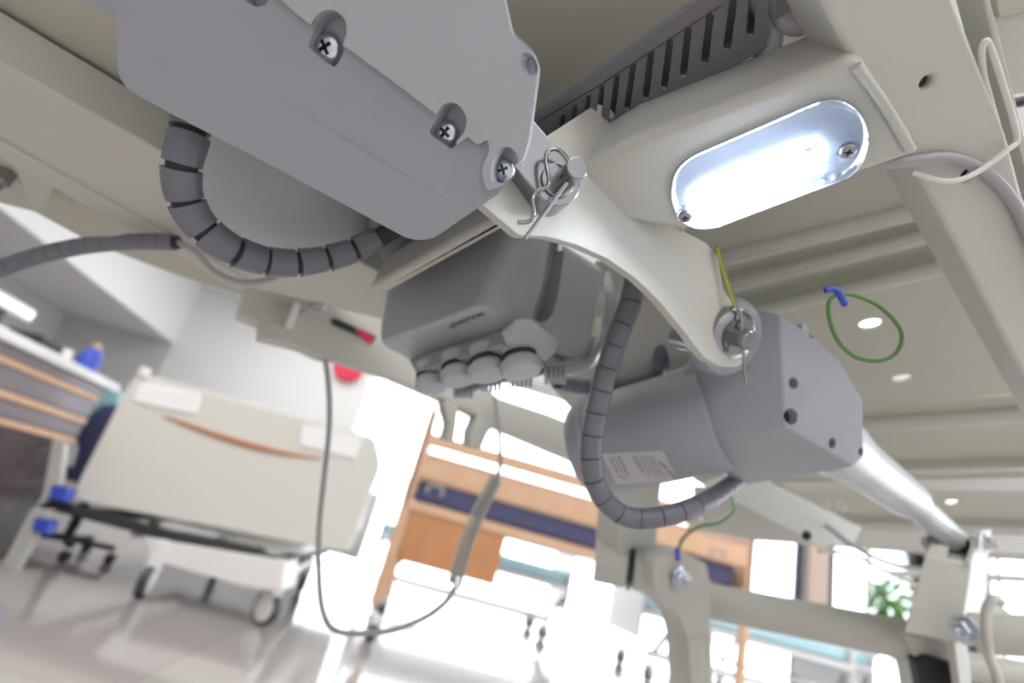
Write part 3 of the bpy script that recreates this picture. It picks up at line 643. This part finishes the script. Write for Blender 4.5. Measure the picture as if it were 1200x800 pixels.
c0 = P(345, 120, .49); c1 = P(338, 290, .545); ax = (c1-c0).normalized(); L_ = (c1-c0).length; R_ = .078
bm = bmesh.new(); lathe(bm, c0, ax, [(R_, 0), (R_, L_*.55), (R_*.97, L_*.72), (R_*.86, L_*.87), (R_*.62, L_*.97), (R_*.3, L_), (0, L_)], 48); fin(bm, 'motor_housing', M['plastic_light'], A, smooth=60)
# clevis, pin and clip
pn0, pn1 = P(640, 230, .352), P(677, 196, .308); pax = (pn1-pn0).normalized()
cface = P(653, 212, .322)
X_, Y_, N_ = frame_of(pax); tod = (P(560, 150, .34)-cface); tod = (tod-pax*tod.dot(pax)).normalized(); sd = pax.cross(tod).normalized()
def clevis_bm(c, r, ln, th):
    pts = [c+(-tod*math.cos(t)+sd*math.sin(t))*r for t in [-math.pi/2+math.pi*k/14 for k in range(15)]]
    pts += [c+sd*r+tod*ln, c-sd*r+tod*ln]; bm = bmesh.new(); add_prism(bm, pts, -pax*th); return bm
fin(clevis_bm(cface, .0155, .07, .024), 'clevis', M['steel'], A, bevel=.0012)
pin = empty('clevis_pin', pn0, 'steel clevis pin through the lever plate beside the large gearbox', 'pin')
fin(cyl(pn0-pax*.02, pax, .0067, (pn1-pn0).length+.02), 'pin_shaft', M['steel'], pin, bevel=.0007)
fin(cyl(cface+pax*.0002, pax, .0105, .0016), 'washer', M['steel'], pin, bevel=.0004)
fin(cyl(pn0-pax*.0, pax, .013, .004), 'spacer', M['steel'], pin, bevel=.0006)
clip = [(664, 214, .312), (669, 200, .318), (664, 186, .318), (655.6, 176.5, .316), (648, 174.7, .314), (641, 179, .313), (639.5, 190, .312), (642, 203, .311), (643, 214, .311), (638, 220.6, .311), (629, 223.5, .311), (624, 231, .311), (625.6, 245, .311), (624.7, 254, .311), (619, 259.5, .311), (606, 261, .311)]
rc_ = empty('spring_clip', P(640, 220, .311), 'bent wire spring clip through the steel pin beside the large gearbox', 'clip')
wire('wavy_leg', clip, .00125, M['steel'], rc_, 10); 
bm = bmesh.new(); tube(bm, [P(664, 214, .312), P(640, 247, .310), P(615, 279.5, .308)], .00125, 10); fin(bm, 'straight_leg', M['steel'], rc_)

# ================================================================== conduits
def conduit(name, pts, r0, r1, step, gap, label, mt='conduit', flare=.0):
    e_ = empty(name, P(*pts[0]), label, 'cable conduit'); sp_ = spline([P(*p) for p in pts], 14); pa = resample(sp_, step/8); n = len(pa)
    fr = frames(pa); bm = bmesh.new(); seg = 20; i = 0
    gs = max(1, round(gap/(step/8)))
    fgap = gap/(step/8)
    while i+8 < n:
        rs = []
        for j in range(0, 9):
            t = j/8*(8-fgap); k0 = i+int(t); f = t-int(t); k1 = min(k0+1, n-1)
            p = pa[k0].lerp(pa[k1], f); u, v, _ = fr[k0]; rr = (r0+(r1-r0)*(i+t)/n)*(1+flare*(1-j/8))
            rs.append([bm.verts.new(p+(u*math.cos(math.tau*k/seg)+v*math.sin(math.tau*k/seg))*rr) for k in range(seg)])
        for a, b in zip(rs, rs[1:]):
            for k in range(seg): bm.faces.new((a[k], b[k], b[(k+1) % seg], a[(k+1) % seg]))
        bm.faces.new(rs[0]); bm.faces.new(rs[-1][::-1]); i += 8
    fin(bm, 'segmented_sleeve', M[mt], e_, smooth=50)
    bm = bmesh.new(); tube(bm, pa, r0*.8, 14, rf=lambda i: (r0+(r1-r0)*i/n)*.80); fin(bm, 'inner_core', M['dark'], e_); return e_
conduit('segmented_conduit', [(228, 120, .37), (221, 160, .368), (213, 195, .37), (216, 230, .378), (234, 263, .388), (266, 289, .40), (308, 305, .42), (350, 308, .435), (395, 300, .45), (430, 286, .46), (466, 266, .47)], .0130, .0100, .0235, .0036, 'slate segmented conduit curving below the large gearbox and motor', flare=.05)
conduit('segmented_conduit', [(-400, 500, .6), (-200, 395, .6), (-60, 336, .6), (0, 314, .6), (55, 297, .6), (105, 287, .6), (160, 283, .6), (209, 284, .6)], .0105, .0092, .0155, .0008, 'slate segmented conduit entering from the left edge under the side rail')
conduit('segmented_conduit', [(752, 300, .47), (746, 325, .47), (737, 360, .47), (722, 400, .472), (708, 445, .475), (697, 490, .478), (692, 530, .48), (697, 565, .483), (714, 592, .487), (742, 607, .49), (785, 603, .495), (822, 590, .515), (846, 575, .56), (872, 556, .61)], .0098, .0092, .0205, .0011, 'slate segmented conduit hanging in front of the right actuator motor')
conduit('segmented_conduit', [(778, 405, .62), (770, 432, .62), (750, 446, .625), (720, 451, .63), (690, 453, .64), (650, 448, .66)], .0098, .0095, .016, .0008, 'slate conduit behind the right actuator, running to the control box')
t = wire('thin_cable', [(206, 283, .6), (230, 296, .6), (252, 318, .61), (285, 331, .62), (318, 326, .63), (345, 312, .65)], .0034, M['cable']); tag(t, 'thin grey cable continuing from the left segmented conduit', 'cable')

# ================================================================== control box
cb_ = empty('control_box', P(575, 340, .52), 'grey control box with round plugs beneath, behind the spring clip', 'control box')
hp = [P(454, 334, .60), P(604, 256, .50), P(563, 360, .47), P(442, 404, .575), P(712, 318, .60), P(690, 432, .56), P(520, 446, .66), P(600, 250, .70), P(470, 320, .74)]
rp = pl3((604, 256, .50), (563, 360, .47), (690, 432, .56))
sb = bmesh.new(); o_ = [(646, 285), (654, 272), (666, 278), (664, 300), (656, 340), (648, 368), (638, 378), (628, 376), (624, 366), (634, 340)]
add_prism(sb, [rp.at(*q)+rp.n*.02 for q in rnd(o_, 5)], -rp.n*.04)
fin(hullbm(hp), 'housing', M['boxgrey'], cb_, bevel=.009, seg=6, cuts=[sb], ang=20, smooth=40, bfirst=True)
rs_ = Plane(rp.p-rp.n*.012, rp.n)
bm = bmesh.new(); lathe(bm, rs_.at(655, 296), (P(656, 270, .52)-P(654, 300, .515)).normalized(), [(.0055, 0), (.0055, .006), (.003, .006), (.003, .03)], 20); fin(bm, 'fixing_screw', M['zinc'], cb_)
bt_ = pl3((442, 404, .575), (563, 360, .47), (690, 432, .56))
fin(hullbm([bt_.at(478, 420)+bt_.n*.001, bt_.at(592, 384)+bt_.n*.001, bt_.at(664, 424)+bt_.n*.001, bt_.at(560, 446)+bt_.n*.001, P(486, 436, .54), P(588, 404, .48), P(640, 430, .50), P(545, 448, .54)]), 'terminal_block', M['boxgrey'], cb_, bevel=.002)
fin(hullbm([P(586, 388, .475), P(604, 373, .47), P(622, 372, .475), P(654, 396, .50), P(652, 414, .50), P(640, 424, .495), P(592, 404, .475), P(600, 396, .47)]), 'socket_cap', M['plastic_light'], cb_, bevel=.002)
pa_ = (P(613, 437, .48)-P(598, 400, .495)).normalized()
for k, (x, y, d, s) in enumerate(((612, 437, .480, 1.0), (573, 441, .495, .98), (538, 447, .515, .92), (506, 456, .54, .85))):
    c = P(x, y, d); bm = bmesh.new(); dr_ = (pa_+DN*-.6).normalized()
    lathe(bm, c, -dr_, [(0, -.001), (.017*s, 0), (.019*s, .003), (.019*s, .010), (.015*s, .012), (.015*s, .03)], 28)
    pg = fin(bm, 'plug', M['plastic_light'], cb_)
    fin(cyl(c-dr_*.014, -dr_, .0165*s, .004), 'seal_ring', M['dark'], pg)
    q0 = P(x+26, y+2, d+.02)
    for j in range(5):
        bm = bmesh.new(); lathe(bm, q0+RT*.0042*j, RT, [(.0085*s, 0), (.0095*s, .0015), (.0085*s, .003)], 16); fin(bm, 'strain_relief', M['plastic'], pg)
    w_ = wire('plug_cable', [(x+28, y+2, d+.02), (x+55, y-4, d+.03), (690-8*k, 424-6*k, d+.06), (706+3*k, 390, .60), (712+2*k, 350, .60), (712, 320, .62)], .004, M['cable'], None, 12)
    tag(w_, 'grey cable running from a plug up the right side of the control box', 'cable', 'cables plugged into the control box')
tx = (bt_.at(568, 368)-bt_.at(526, 384)).normalized(); ty = bt_.n.cross(tx).normalized()
try:
    textmesh('lettering', 'TIMOTION', .0085, bt_.at(549, 374)+bt_.n*.0003, tx, ty, M['ink'], cb_)
    bm = bmesh.new(); c = bt_.at(531, 382)+bt_.n*.0003; tube(bm, [c+(tx*math.cos(a)+ty*math.sin(a))*.0032 for a in [k*.3 for k in range(18)]], .0005, 6); fin(bm, 'round_emblem', M['ink'], cb_)
except Exception as ex: print('text', ex)
t = wire('thin_cable', [(352, 368, .72), (372, 356, .72), (400, 344, .72), (428, 324, .7), (452, 300, .66), (475, 280, .6)], .0042, M['cable']); tag(t, 'grey cable slanting up from the rail toward the large actuator', 'cable')
# ================================================================== right actuator
B = empty('linear_actuator', P(860, 480, .52), 'grey linear actuator at right, its silver tube running down to a frame bracket', 'actuator')
m0, m1 = P(690, 524, .612), P(900, 472, .525); max_ = (m1-m0).normalized(); mL = (m1-m0).length; mr = .0545
bm = bmesh.new(); lathe(bm, m0, max_, [(0, -.012), (mr*.6, -.011), (mr*.88, -.006), (mr, .004), (mr, mL*.74)], 64); mot = fin(bm, 'motor_housing', M['plastic'], B, smooth=50)
bm = bmesh.new(); lathe(bm, m0+max_*.012, max_, [(mr+.0002, 0), (mr+.0012, .001), (mr+.0012, .003), (mr+.0002, .004)], 64); fin(bm, 'end_cap_seam', M['plastic_light'], mot)
fp = pl3((915, 374, .495), (920, 500, .478), (800, 440, .538))
gp = [fp.at(800, 436), fp.at(808, 424), fp.at(850, 392), fp.at(893, 362), fp.at(914, 368), fp.at(921, 500), fp.at(834, 513),  P(945, 389, .505), P(983, 422, .51), P(1010, 468, .52), P(1012, 535, .52), P(1000, 546, .515), P(986, 545, .52), P(841, 547, .545), P(868, 569, .60), P(958, 553, .58), P(800, 480, .62), P(900, 420, .64), P(1000, 500, .60)]
cv_n = pl3((915, 372, .50), (922, 500, .475), (1011, 535, .52))
cuts = []
for x, y, r in ((948, 391, .003), (979, 426, .003), (928, 449, .0055), (928, 488, .0075), (976, 519, .005), (1008, 529, .004)):
    cuts.append(cyl(cv_n.at(x, y)+cv_n.n*.02, -cv_n.n, r, .034, 20))
fin(hullbm(gp), 'gearbox_shell', M['plastic'], B, bevel=.009, seg=5, cuts=cuts, ang=16, smooth=40, bfirst=True)
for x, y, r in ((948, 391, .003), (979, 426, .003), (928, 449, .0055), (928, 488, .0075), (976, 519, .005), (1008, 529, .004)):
    fin(cyl(cv_n.at(x, y)-cv_n.n*.010, cv_n.n, r*1.0, .002, 20), 'recess_shade_disc', M['dark'], B)  # dark disc at the bottom paints the shade of the screw hole
cq = pl3((945, 389, .505), (1010, 468, .52), (922, 500, .475))
for x, y in ((949, 396), (977, 428)): fin(cyl(cq.at(x, y)+cq.n*.0004, cq.n, .0026, .0008, 16), 'recess_shade_disc', M['dark'], B)  # dark discs on the surface stand in for two shaded holes
c = P(944, 385, .52); fin(cyl(c, -cv_n.n, .006, .01), 'seal_plug', M['plastic_light'], B, bevel=.001)
# pivot boss
bax = (P(900, 408, .42)-P(840, 388, .47)).normalized()
c = P(872, 402, .475); bm = bmesh.new(); lathe(bm, c-bax*.03, bax, [(.037, 0), (.037, .012), (.034, .017), (.030, .018), (.024, .018), (.024, .017)], 40); fin(bm, 'pivot_boss', M['plastic'], B)
# tube and rod
t0, t1 = P(975, 520, .565), P(1071, 590, .735); tax = (t1-t0).normalized(); tl = (t1-t0).length
bm = bmesh.new(); lathe(bm, t0-tax*.02, tax, [(.034, 0), (.0335, .035), (.031, .055), (.0285, .085), (.0255, tl-.002), (.0245, tl), (.017, tl)], 40); fin(bm, 'outer_tube', M['rod'], B)
rd0, rd1 = t1, P(1128, 642, .82); rax = (rd1-rd0).normalized()
fin(cyl(rd0, rax, .0185, (rd1-rd0).length, 36), 'inner_rod', M['rod'], B, bevel=.001)
bm = bmesh.new(); lathe(bm, rd1-rax*.006, rax, [(.0205, 0), (.0215, .002), (.0215, .008), (.017, .012)], 36); fin(bm, 'rod_seal', M['dark'], B)
fin(hullbm([P(1122, 636, .78), P(1136, 630, .78), P(1140, 652, .79), P(1126, 656, .79), P(1128, 640, .82), P(1142, 645, .82)]), 'rod_eye', M['steel'], B, bevel=.002)
# sticker wrapped on the motor
def oncyl(x, y, off=.0004):
    r = ray(x, y); o_ = CAM-m0; dv = r-max_*r.dot(max_); ov = o_-max_*o_.dot(max_); a_ = dv.dot(dv); b_ = 2*dv.dot(ov); c_ = ov.dot(ov)-(mr+off)**2
    q = b_*b_-4*a_*c_
    if q < 0: q = 0
    return CAM+r*((-b_-math.sqrt(q))/(2*a_))
def wrap(bm, quad, off, nu=8, nv=12):
    g = []
    for i in range(nu+1):
        row = []
        for j in range(nv+1):
            u, v = i/nu, j/nv; a = Vector(quad[0]).lerp(Vector(quad[1]), u); b = Vector(quad[3]).lerp(Vector(quad[2]), u); p = a.lerp(b, v); row.append(bm.verts.new(oncyl(p.x, p.y, off)))
        g.append(row)
    for i in range(nu):
        for j in range(nv): bm.faces.new((g[i][j], g[i+1][j], g[i+1][j+1], g[i][j+1]))
bm = bmesh.new(); wrap(bm, [(704, 531), (777, 528), (796, 563), (722, 567)], .0004); lab = fin(bm, 'silver_label', M['label'], B)
bm = bmesh.new()
for (x0, y0), (x1_, y1_), w2 in (((714, 536), (724, 555), 1.6), ((719, 535), (730, 556), 1.2), ((724, 535), (736, 558), 2.0), ((741, 535), (752, 553), 1.4), ((745, 535), (756, 556), 1.2), ((750, 535), (762, 558), 1.2), ((755, 535), (768, 558), 1.2), ((760, 535), (773, 558), 1.2), ((764, 535), (778, 558), 1.0), ((722, 557), (734, 562), 3), ((757, 558), (783, 562), 2.4), ((782, 552), (792, 561), 2.6), ((771, 541), (780, 549), 3.2)):
    n_ = 5
    for k in range(n_):
        a, b = k/n_, (k+.72)/n_; xa, ya, xb, yb = x0+(x1_-x0)*a, y0+(y1_-y0)*a, x0+(x1_-x0)*b, y0+(y1_-y0)*b
        wrap(bm, [(xa, ya), (xa+w2, ya), (xb+w2, yb), (xb, yb)], .0007, 1, 2)
fin(bm, 'printed_lines', M['ink'], lab)
# bushing, bolt, clip at the lever end
pv = empty('pivot_bolt', P(860, 395, .46), 'polished steel pivot bolt joining lever plate and right actuator', 'bolt')
cA = P(846, 388, .447)
bm = bmesh.new(); lathe(bm, cA, bax, [(.0195, 0), (.0225, .002), (.0225, .014), (.0195, .0165), (.012, .0165)], 36); fin(bm, 'bushing', M['steel'], pv)
bm = bmesh.new(); lathe(bm, cA+bax*.0165, bax, [(.015, 0), (.015, .003), (.008, .003), (.008, .014), (.007, .015), (0, .015)], 28); fin(bm, 'pin_end', M['steel'], pv)
bm = bmesh.new(); c = P(797, 394, .50); lathe(bm, c, -bax, [(.009, -.02), (.0115, -.004), (.0115, .003), (.008, .004), (0, .004)], 24); fin(bm, 'bolt_head', M['zinc'], pv)
t = wire('cotter_clip', [(862, 366, .425), (866, 362, .424), (869, 376, .424), (868, 392, .424), (871, 410, .424), (872, 430, .424), (875, 451, .424)], .0013, M['steel'])
tag(t, 'thin wire clip hanging down from the pivot bolt of the right actuator', 'clip')
t = wire('green_wire', [(840, 288, .43), (846, 310, .43), (855, 338, .43), (864, 366, .43)], .0017, M['green']); tag(t, 'green and yellow earth wire standing up behind the lever plate', 'wire')
o2 = wire('yellow_stripe', [(840, 290, .4285), (845, 311, .4285), (853.5, 338, .4285), (862.5, 364, .4285)], .0012, M['yellow'], t)
t = wire('wire_loop', [(984, 345, .44), (1002, 346, .44), (1029, 358, .44), (1050, 378, .44), (1057, 396, .44), (1049, 415, .44), (1029, 423, .44), (1002, 418, .44), (982, 399, .44), (972, 373, .44), (972, 353, .44), (981, 345, .44)], .0017, M['green'])
tag(t, 'thin green wire loop hanging below the deck panel', 'wire')
for k, pts in enumerate(([(967, 340, .44), (976, 339, .44), (985, 343, .44)], [(981, 341, .439), (986, 349, .439), (991, 358, .439)])):
    wire('blue_terminal', pts, .0026, M['blue'], t)
t = wire('green_wire', [(845, 568, .56), (857, 582, .60), (859, 598, .66), (842, 612, .75), (818, 617, .82), (801, 630, .86), (794, 646, .87)], .0028, M['green']); tag(t, 'short green wire from the right actuator down to a frame bolt', 'wire')
wire('blue_terminal', [(794, 642, .868), (794, 656, .868)], .004, M['blue'], t)

# ================================================================== lifting frame, lower right
lf = empty('lifting_frame', P(900, 720, .9), 'cream painted lifting frame with pivots and bars at lower right', 'bed frame')
fin(hullbm([P(722, 540, .90), P(727, 652, .90), P(778, 540, .95), P(768, 654, .95), P(703, 540, .96), P(697, 655, .96), P(740, 540, 1.02), P(735, 650, 1.02)]), 'post', M['cream'], lf, bevel=.004)
a, b = P(705, 658, .93), P(815, 680, .90); ax_ = (b-a).normalized()
fin(cyl(a-ax_*.012, ax_, .034, .055, 36), 'pivot_tube', M['cream'], lf, bevel=.004)
fin(cyl(a+ax_*.046, ax_, .036, .004, 36), 'washer', M['black'], lf)
fin(cyl(a+ax_*.053, ax_, .034, .09, 36), 'pivot_tube', M['cream'], lf, bevel=.004)
lp = pl3((770, 660, .86), (835, 670, .88), (830, 800, .86))
lg = plate('leg_plate', [(765, 662), (771, 650), (800, 648), (828, 660), (834, 690), (833, 722), (838, 840), (812, 840), (806, 750), (797, 725), (785, 708), (770, 698), (765, 685)], lp, .05, M['cream'], lf, bevel=.003, r=4)
plate('leg_side', [(736, 684), (772, 694), (786, 706), (799, 728), (807, 752), (813, 840), (787, 840), (781, 742), (774, 716), (760, 700)], pl3((740, 690, 1.10), (800, 730, .875), (800, 830, .875)), .03, M['cream'], lf, bevel=.002, r=4)
lp2 = Plane(lp.p+lp.n*.0015, lp.n)
bm = bmesh.new(); tube(bm, spline([lp2.at(*q) for q in ((818, 830), (818, 770), (821, 748), (825, 743), (829, 750), (830, 770), (832, 830))], 5), .0016, 8); fin(bm, 'pressed_slot', M['cream'], lg)
def hexbolt(name, p, ax0, r, parent, m='zinc', ln=.02):
    bm = bmesh.new(); lathe(bm, p, ax0, [(r*1.35, 0), (r*1.35, r*.2), (r*1.3, r*.2)], 28); b_ = fin(bm, name, M[m], parent)
    fin(cyl(p+ax0*r*.2, ax0, r, r*.7, 6), 'hex_head', M[m], b_, bevel=r*.06)
    fin(cyl(p+ax0*r*.9, ax0, r*.5, r*.7, 20), 'thread_end', M[m], b_, bevel=r*.06); return b_
hexbolt('frame_bolt', lp.at(795, 676)+lp.n*.002, (lp.n+RT*.6).normalized(), .013, lf)
def rod(nm, a, b, r, m='cream', bevel=.003): 
    a, b = P(*a), P(*b); return fin(cyl(a, (b-a).normalized(), r, (b-a).length, 36), nm, M[m], lf, bevel=bevel)
rod('cross_bar', (812, 700, .95), (1075, 752, .83), .029)
fin(hullbm([P(1084, 650, .76), P(1139, 660, .75), P(1124, 754, .74), P(1059, 741, .75), P(1158, 645, .83), P(1154, 722, .83), P(1132, 732, .80), P(1100, 646, .84), P(1080, 738, .84)]), 'bracket', M['cream'], lf, bevel=.003)
plate('bracket_ear', [(1082, 652), (1092, 636), (1112, 640), (1110, 656)], pl3((1084, 650, .765), (1110, 652, .76), (1090, 636, .77)), .006, M['cream'], lf, bevel=.001)
plate('bracket_ear', [(1136, 662), (1150, 622), (1162, 620), (1158, 652)], pl3((1139, 660, .75), (1158, 645, .80), (1150, 622, .79)), .006, M['cream'], lf, bevel=.001, r=2)
c = P(1152, 636, .77); hexbolt('ear_bolt', c, (RT*.8-FW*.6).normalized(), .010, lf)
hexbolt('ear_bolt', P(1090, 636, .78), (RT*-.7-FW*.6).normalized(), .008, lf, 'steel')
plate('fork', [(1059, 742), (1124, 755), (1136, 840), (1084, 840), (1072, 770)], pl3((1059, 742, .80), (1124, 755, .80), (1100, 830, .80)), .05, M['cream'], lf, bevel=.003)
plate('fork_opening_shade', [(1074, 776), (1088, 770), (1124, 780), (1130, 840), (1086, 840)], pl3((1059, 742, .79), (1124, 755, .79), (1100, 830, .79)), .02, M['black'], lf, bevel=.003)  # black plate stands in for the dark opening of the fork
plate('fork_cheek', [(1118, 752), (1132, 736), (1138, 790), (1142, 840), (1130, 840)], pl3((1118, 752, .76), (1132, 736, .78), (1138, 800, .77)), .01, M['cream'], lf, bevel=.002)
rod('end_bar', (1139, 741, .71), (1290, 750, .64), .0245)
rod('lower_bar', (1100, 775, .98), (1290, 806, .9), .024)
hexbolt('bar_bolt', P(1131, 737, .70), (-RT*.95-FW*.3).normalized(), .014, lf)
bm = bmesh.new(); tube(bm, spline([P(*q) for q in ((1174, 706, .66), (1164, 702, .66), (1156, 716, .66), (1156, 745, .655), (1159, 770, .66), (1168, 792, .66), (1174, 830, .66))], 6), .0055, 10); fin(bm, 'hook_loop', M['cream'], lf)
plate('end_tab', [(1158, 708), (1170, 706), (1184, 718), (1196, 726), (1160, 722)], pl3((1158, 708, .71), (1184, 718, .71), (1160, 722, .70)), .006, M['cream'], lf, bevel=.002, r=2)
# members behind the right actuator
plate('diagonal_bar', [(820, 566), (872, 548), (1010, 618), (1000, 640), (958, 640)], pl3((850, 570, .8), (985, 635, 1.05), (900, 556, .85)), .05, M['cream'], bf, bevel=.003)
plate('box_member', [(826, 592), (905, 594), (948, 612), (962, 640), (880, 634), (826, 622)], pl3((830, 600, 1.0), (940, 620, 1.1), (900, 634, 1.1)), .05, M['cream'], bf, bevel=.004)
for k, (x, y) in enumerate(((968, 592), (985, 594), (945, 627))):
    hexbolt('member_spot', P(x, y, .90), -FW, .006, bf, 'dark' if k == 2 else 'white')  # white bolt shapes stand in for light through small holes
for k, pts in enumerate(([(900, 600, 1.0), (960, 612, 1.0), (1000, 640, 1.0), (1050, 662, 1.0), (1110, 668, 1.0)], [(960, 645, 1.0), (1000, 650, 1.0), (1040, 670, 1.0), (1085, 690, 1.0)])):
    t = wire('loose_cable', pts, .004, M[['cable', 'white_cable'][k]]); tag(t, ['grey', 'white'][k]+' loose cable strung below the deck beside the frame bracket', 'cable')

# ================================================================== hanging handset cable and its coil
hc = empty('handset_cable', P(372, 356, .80), 'thin grey cable hanging in a long loop before the white bed', 'cable')
wire('straight_cable', [(360, 352, .80), (371, 358, .80), (378, 400, .80), (385, 450, .80), (386, 500, .80), (380, 560, .80), (374, 620, .80), (374, 680, .80), (379, 718, .80), (392, 738, .80), (420, 742, .80), (460, 738, .81), (500, 722, .82), (524, 703, .83), (534, 686, .84)], .0042, M['cable'], hc, 12)
a, b = P(532, 686, .84), P(582, 560, .88); ax_ = (b-a).normalized(); L_ = (b-a).length; X_, Y_, N_ = frame_of(ax_)
turns = 30; path = []
for k in range(turns*12+1):
    t = k/(turns*12); an = k*math.tau/12; bow = math.sin(t*math.pi)*.008
    path.append(a+ax_*L_*t+(X_*math.cos(an)+Y_*math.sin(an))*.0105+RT*-bow)
bm = bmesh.new(); tube(bm, path, .0021, 8); coil = fin(bm, 'coiled_section', mat('coil_grey', (0.42, 0.43, 0.41), .5), hc)
wire('upper_cable', [(582, 562, .88), (586, 545, .88), (586, 520, .89), (583, 490, .90), (580, 465, .9)], .0035, M['cable'], hc)
q = P(372, 356, .79); fin(hullbm([P(362, 346, .79), P(384, 350, .79), P(380, 366, .79), (P(360, 362, .79)), P(370, 352, .81), P(376, 362, .81)]), 'cable_clamp', M['steel'], hc, bevel=.002)
